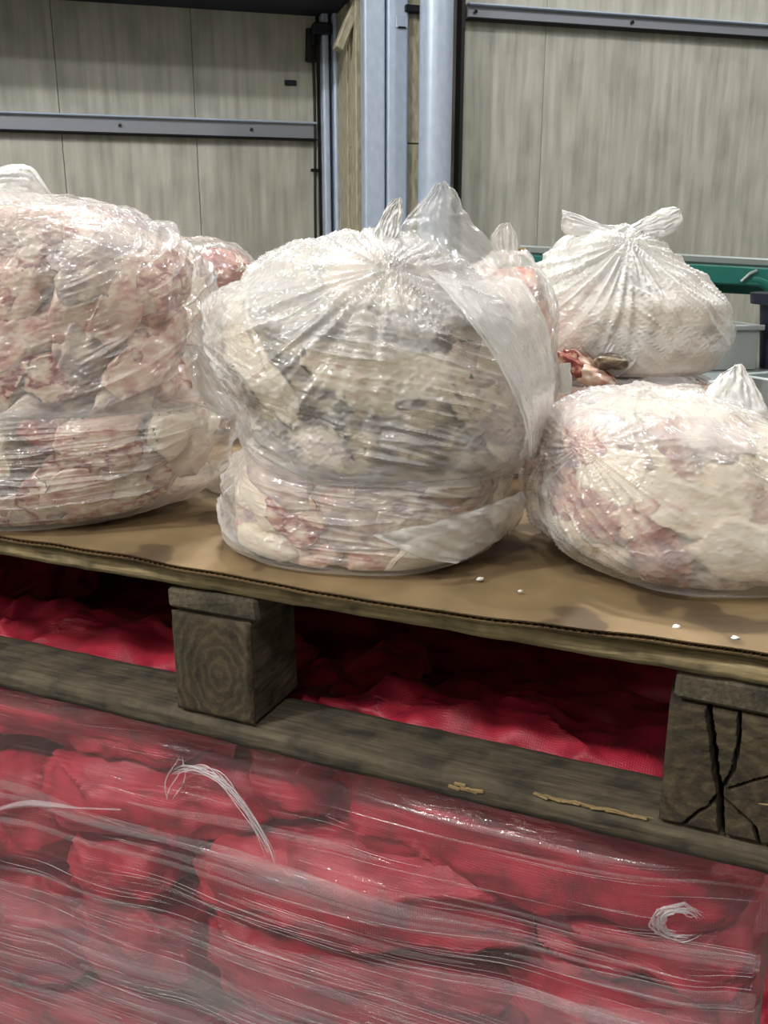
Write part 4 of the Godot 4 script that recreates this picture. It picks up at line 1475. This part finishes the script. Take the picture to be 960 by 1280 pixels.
func bags() -> void:
	var fat := ["fat", "cream fat slab", "fat_piece"]
	var pink := ["pink", "pale pink meat piece", "meat_piece"]
	var marb := ["marbled", "red-veined cream meat piece", "meat_piece"]
	var lean := ["lean", "dark red meat piece", "meat_piece"]
	var mauve := ["mauve", "mauve meat piece", "meat_piece"]
	var olive := ["olive", "grey-beige meat piece", "meat_piece"]
	var face := func(at: Vector3) -> float: return rad_to_deg(atan2(-at.x, -at.z)) * 0.0

	var at := Vector3(-0.447, CARD_TOP, -1.13)
	var b := bag("meat_bag", at, 0.0, LL_ROWS, 0.150, M.film_hazy, "clear bag of red-veined cream meat lying on the cardboard at the left, under another bag", {"folds": 6.0, "fold": 0.0055, "seed": 2.0, "lump": 0.008})
	film_flap("pleated_corner", b.root, LL_EAR_P, 0.05, 0.0, 0.006, M.film_dull, 0.004, 5.0)
	fill(b, [marb, lean, fat, marb, pink, marb, mauve], "left lower bag", 4, 9, 0.96, 20.0, 11)

	at = Vector3(-0.442, 1.312, -1.13)
	b = bag("meat_bag", at, 0.0, LU_ROWS, 0.145, M.film_hazy, "large clear bag of pink meat at the left, on top of the left lower bag", {"folds": 22.0, "fold": 0.0055, "seed": 5.0, "lump": 0.009, "pleat": 0.002, "hood": 0.72, "hood_film": "film_hazy", "knot": Vector3(0.06, 0.24, 0.02)})
	film_flap("tied_ear", b.root, LU_EAR_A, 0.02, 0.035, 0.012, M.film_ear, 0.002, 1.0)
	film_flap("tied_ear", b.root, LU_EAR_B, 0.03, 0.02, 0.008, M.film_ear, 0.002, 4.0)
	fill(b, [pink, marb, mauve, lean, pink, marb, marb], "left upper bag", 6, 8, 0.93, 40.0, 12)

	at = Vector3(-0.02, CARD_TOP, -0.98)
	b = bag("meat_bag", at, PALLET_YAW * 0.45, CL_ROWS, 0.136, M.film_hazy, "clear bag of pale pink meat squashed flat under the big knotted bag in the middle", {"folds": -9.0, "fold": 0.0055, "seed": 9.0, "lump": 0.007})
	film_flap("loose_film", b.root, CL_EAR_F, 0.006, 0.012, 0.004, M.film_dull, 0.003, 7.0, b)
	fill(b, [pink, fat, marb, pink, mauve], "middle lower bag", 3, 8, 0.96, -10.0, 13)

	at = Vector3(-0.009, 1.283, -0.98)
	b = bag("meat_bag", at, 0.0, CU_ROWS, 0.150, M.film_mist, "big knotted clear bag with an upright film tail, stacked in the middle", {"folds": -20.0, "fold": 0.0055, "seed": 14.0, "lump": 0.007, "pleat": 0.008, "drops": 220, "hood": 0.58, "hood_film": "film_dull", "knot": Vector3(0.012, 0.222, 0.045), "lean": 0.01})
	film_flap("film_tail", b.root, CU_EAR_T, 0.012, 0.004, 0.004, M.film_tail, 0.003, 2.0, b)
	film_flap("tied_ear", b.root, CU_EAR_A, 0.035, 0.03, 0.009, M.film_ear, 0.002, 3.0)
	knot_of(b.root, Vector3(0.0105, 0.216, 0.036), 0.015, M.film_ear, 2.0)
	fill(b, [olive, olive, fat, olive, mauve], "big knotted bag", 5, 5, 0.84, -20.0, 27, 1.6)

	at = Vector3(0.303, CARD_TOP, -0.93)
	b = bag("meat_bag", at, 0.0, RF_ROWS, 0.158, M.film_mist, "clear bag of cream and pink meat lying on the cardboard at the right front", {"folds": -42.0, "fold": 0.0036, "seed": 20.0, "lump": 0.009, "pleat": 0.003, "drops": 260, "hood": 0.80, "hood_film": "film_hazy", "knot": Vector3(-0.12, 0.155, 0.05)})
	film_flap("film_ear", b.root, RF_EAR_E, -0.03, 0.0, 0.008, M.film_ear, 0.0025, 6.0)
	fill(b, [fat, pink, pink, marb, mauve, lean, fat], "right front bag", 5, 8, 0.90, -40.0, 15)

	at = Vector3(0.419, CARD_TOP, -1.56)
	b = bag("meat_bag", at, 0.0, RL_ROWS, 0.150, M.film_hazy, "flat torn bag of meat under the white bag with the bow knot", {"folds": 4.0, "fold": 0.004, "seed": 25.0, "rings": 120})
	fill(b, [pink, lean, fat, mauve, pink], "rear lower bag", 2, 7, 0.96, 30.0, 16)
	film_flap("torn_scrap", b.root, RL_EAR_P, 0.152, 0.156, 0.0015, M.paper, 0.001, 3.0)

	at = Vector3(0.407, 1.268 + 0.032, -1.62)
	b = bag("meat_bag", at, 0.0, RR_ROWS, 0.135, M.film_milk, "milky white bag tied with a bow knot, at the back on the right", {"folds": -60.0, "fold": 0.003, "seed": 30.0, "pleat": 0.010, "hood": 0.5, "hood_film": "film_hazy", "knot": Vector3(-0.013, 0.236, 0.03), "lump": 0.005})
	film_flap("bow_ear", b.root, RR_EAR_A, 0.03, 0.04, 0.012, M.film_ear, 0.002, 3.0)
	film_flap("bow_ear", b.root, RR_EAR_B, 0.03, 0.04, 0.012, M.film_ear, 0.002, 8.0)
	film_flap("torn_film", b.root, RR_EAR_C, 0.125, 0.13, 0.003, M.film_milk, 0.002, 5.0)
	knot_of(b.root, Vector3(-0.013, 0.229, 0.035), 0.013, M.film_ear, 4.0)
	fill(b, [fat, pink, fat, olive], "bow-knotted bag", 3, 6, 0.50, 10.0, 17)

	# meat that shows through the tear at the lower left of the white bag
	loose_piece(Vector3(0.362, 1.330, -1.475), Vector3(0.026, 0.013, 0.016), -6.0, M.olive, 3.0, "tan piece of meat showing in the tear under the bow-knotted bag, uppermost")
	loose_piece(Vector3(0.338, 1.302, -1.470), Vector3(0.030, 0.017, 0.018), -22.0, M.pink, 8.0, "peach coloured piece of meat showing in the tear under the bow-knotted bag")
	loose_piece(Vector3(0.303, 1.322, -1.478), Vector3(0.046, 0.012, 0.016), -32.0, M.lean, 5.0, "long red streaked piece of meat at the tear, beside the white scrap")
	loose_piece(Vector3(0.330, 1.318, -1.490), Vector3(0.050, 0.014, 0.016), -34.0, M.marbled, 11.0, "long cream and red piece of meat at the tear, behind the peach one")

	at = Vector3(-0.354, CARD_TOP, -1.7)
	b = bag("meat_bag", at, 0.0, BL_ROWS, 0.14, M.film_clear, "clear bag of meat peeping out behind the left upper bag", {"folds": -25.0, "fold": 0.004, "seed": 35.0, "rings": 120})
	fill(b, [pink, marb, fat, lean], "bag behind left stack", 4, 5, 0.97, 20.0, 18)

	at = Vector3(0.164, CARD_TOP, -1.36)
	b = bag("meat_bag", at, 0.0, BC_ROWS, 0.11, M.film_hazy, "clear bag of meat standing behind the big knotted bag, its tip showing", {"folds": 60.0, "fold": 0.004, "seed": 40.0, "rings": 120})
	film_flap("film_tip", b.root, BC_EAR_A, 0.0, 0.0, 0.008, M.film_tail, 0.0025, 9.0)
	fill(b, [pink, fat, mauve, pink], "bag behind big knotted bag", 4, 5, 0.95, 20.0, 19)


func loose_piece(at: Vector3, rad: Vector3, roll: float, m: Material, sd: float, label: String) -> void:
	var nu := 40
	var nv := 24
	var p := PackedVector3Array()
	for j in nv:
		var la := PI * (j / (nv - 1.0) - 0.5)
		for i in nu:
			var lo := TAU * i / nu
			var d := Vector3(cos(la) * cos(lo), signf(sin(la)) * pow(absf(sin(la)), 0.8), cos(la) * sin(lo))
			var k := 1.0 + 0.3 * n_big.get_noise_3d(d.x * 0.06 + sd, d.y * 0.06, d.z * 0.06) + 0.15 * n_mid.get_noise_3d(d.x * 0.02 + sd, d.y * 0.02, d.z * 0.02)
			p.append(d * rad * k)
	var o := obj("meat_piece", grid(p, nu, nv, true), m)
	o.position = at
	o.rotation_degrees.z = roll
	tag(o, label, "meat", "meat at the tear of the bow-knotted bag")


func small_things() -> void:
	rng.seed = 3
	var spots := [[0.075, 0.062, 0.0026, "white crumb of fat on the cardboard between the middle and right bags"], [0.265, 0.016, 0.0028, "white shred of film on the bright front edge of the cardboard"], [0.312, 0.012, 0.0024, "white crumb of fat on the cardboard's front edge, rightmost"], [0.120, 0.047, 0.0018, "tiny crumb on the cardboard beside the white crumb of fat"]]
	for s in spots:
		var nu := 14
		var nv := 9
		var p := PackedVector3Array()
		var sd := rng.randf() * 9.0
		for j in nv:
			var la := PI * (j / (nv - 1.0) - 0.5)
			for i in nu:
				var lo := TAU * i / nu
				var d := Vector3(cos(la) * cos(lo) * 1.4, sin(la) * 0.7, cos(la) * sin(lo))
				p.append(d * s[2] * (1.0 + 0.6 * n_mid.get_noise_3d(d.x * 0.02 + sd, d.y * 0.02, d.z * 0.02)))
		var o := obj("meat_crumb", grid(p, nu, nv, true), M.paper)
		o.position = pal(s[0], CARD_TOP + s[2] * 0.6, s[1])
		tag(o, s[3], "crumb", "crumbs on the cardboard")
	# a pale green shred of strap hanging at the cracked block
	var nv := 30
	var p := PackedVector3Array()
	for j in nv:
		for i in 6:
			var f := j / (nv - 1.0)
			p.append(Vector3(0.386 + 0.010 * sin(f * 3.0) + (i / 5.0 - 0.5) * 0.016 * (1.0 - 0.5 * f), 1.155 - 0.11 * f, 0.018 - 0.010 * f + 0.003 * sin(i * 1.3 + f * 9.0)))
	var o := obj("film_shred", grid(p, 6, nv, false, false), film(0.5, 0.2, Color(0.55, 0.80, 0.72), 0.3), null)
	o.position = PALLET_AT
	o.rotation_degrees.y = PALLET_YAW
	tag(o, "pale green shred of film hanging in front of the cracked pallet block", "film")
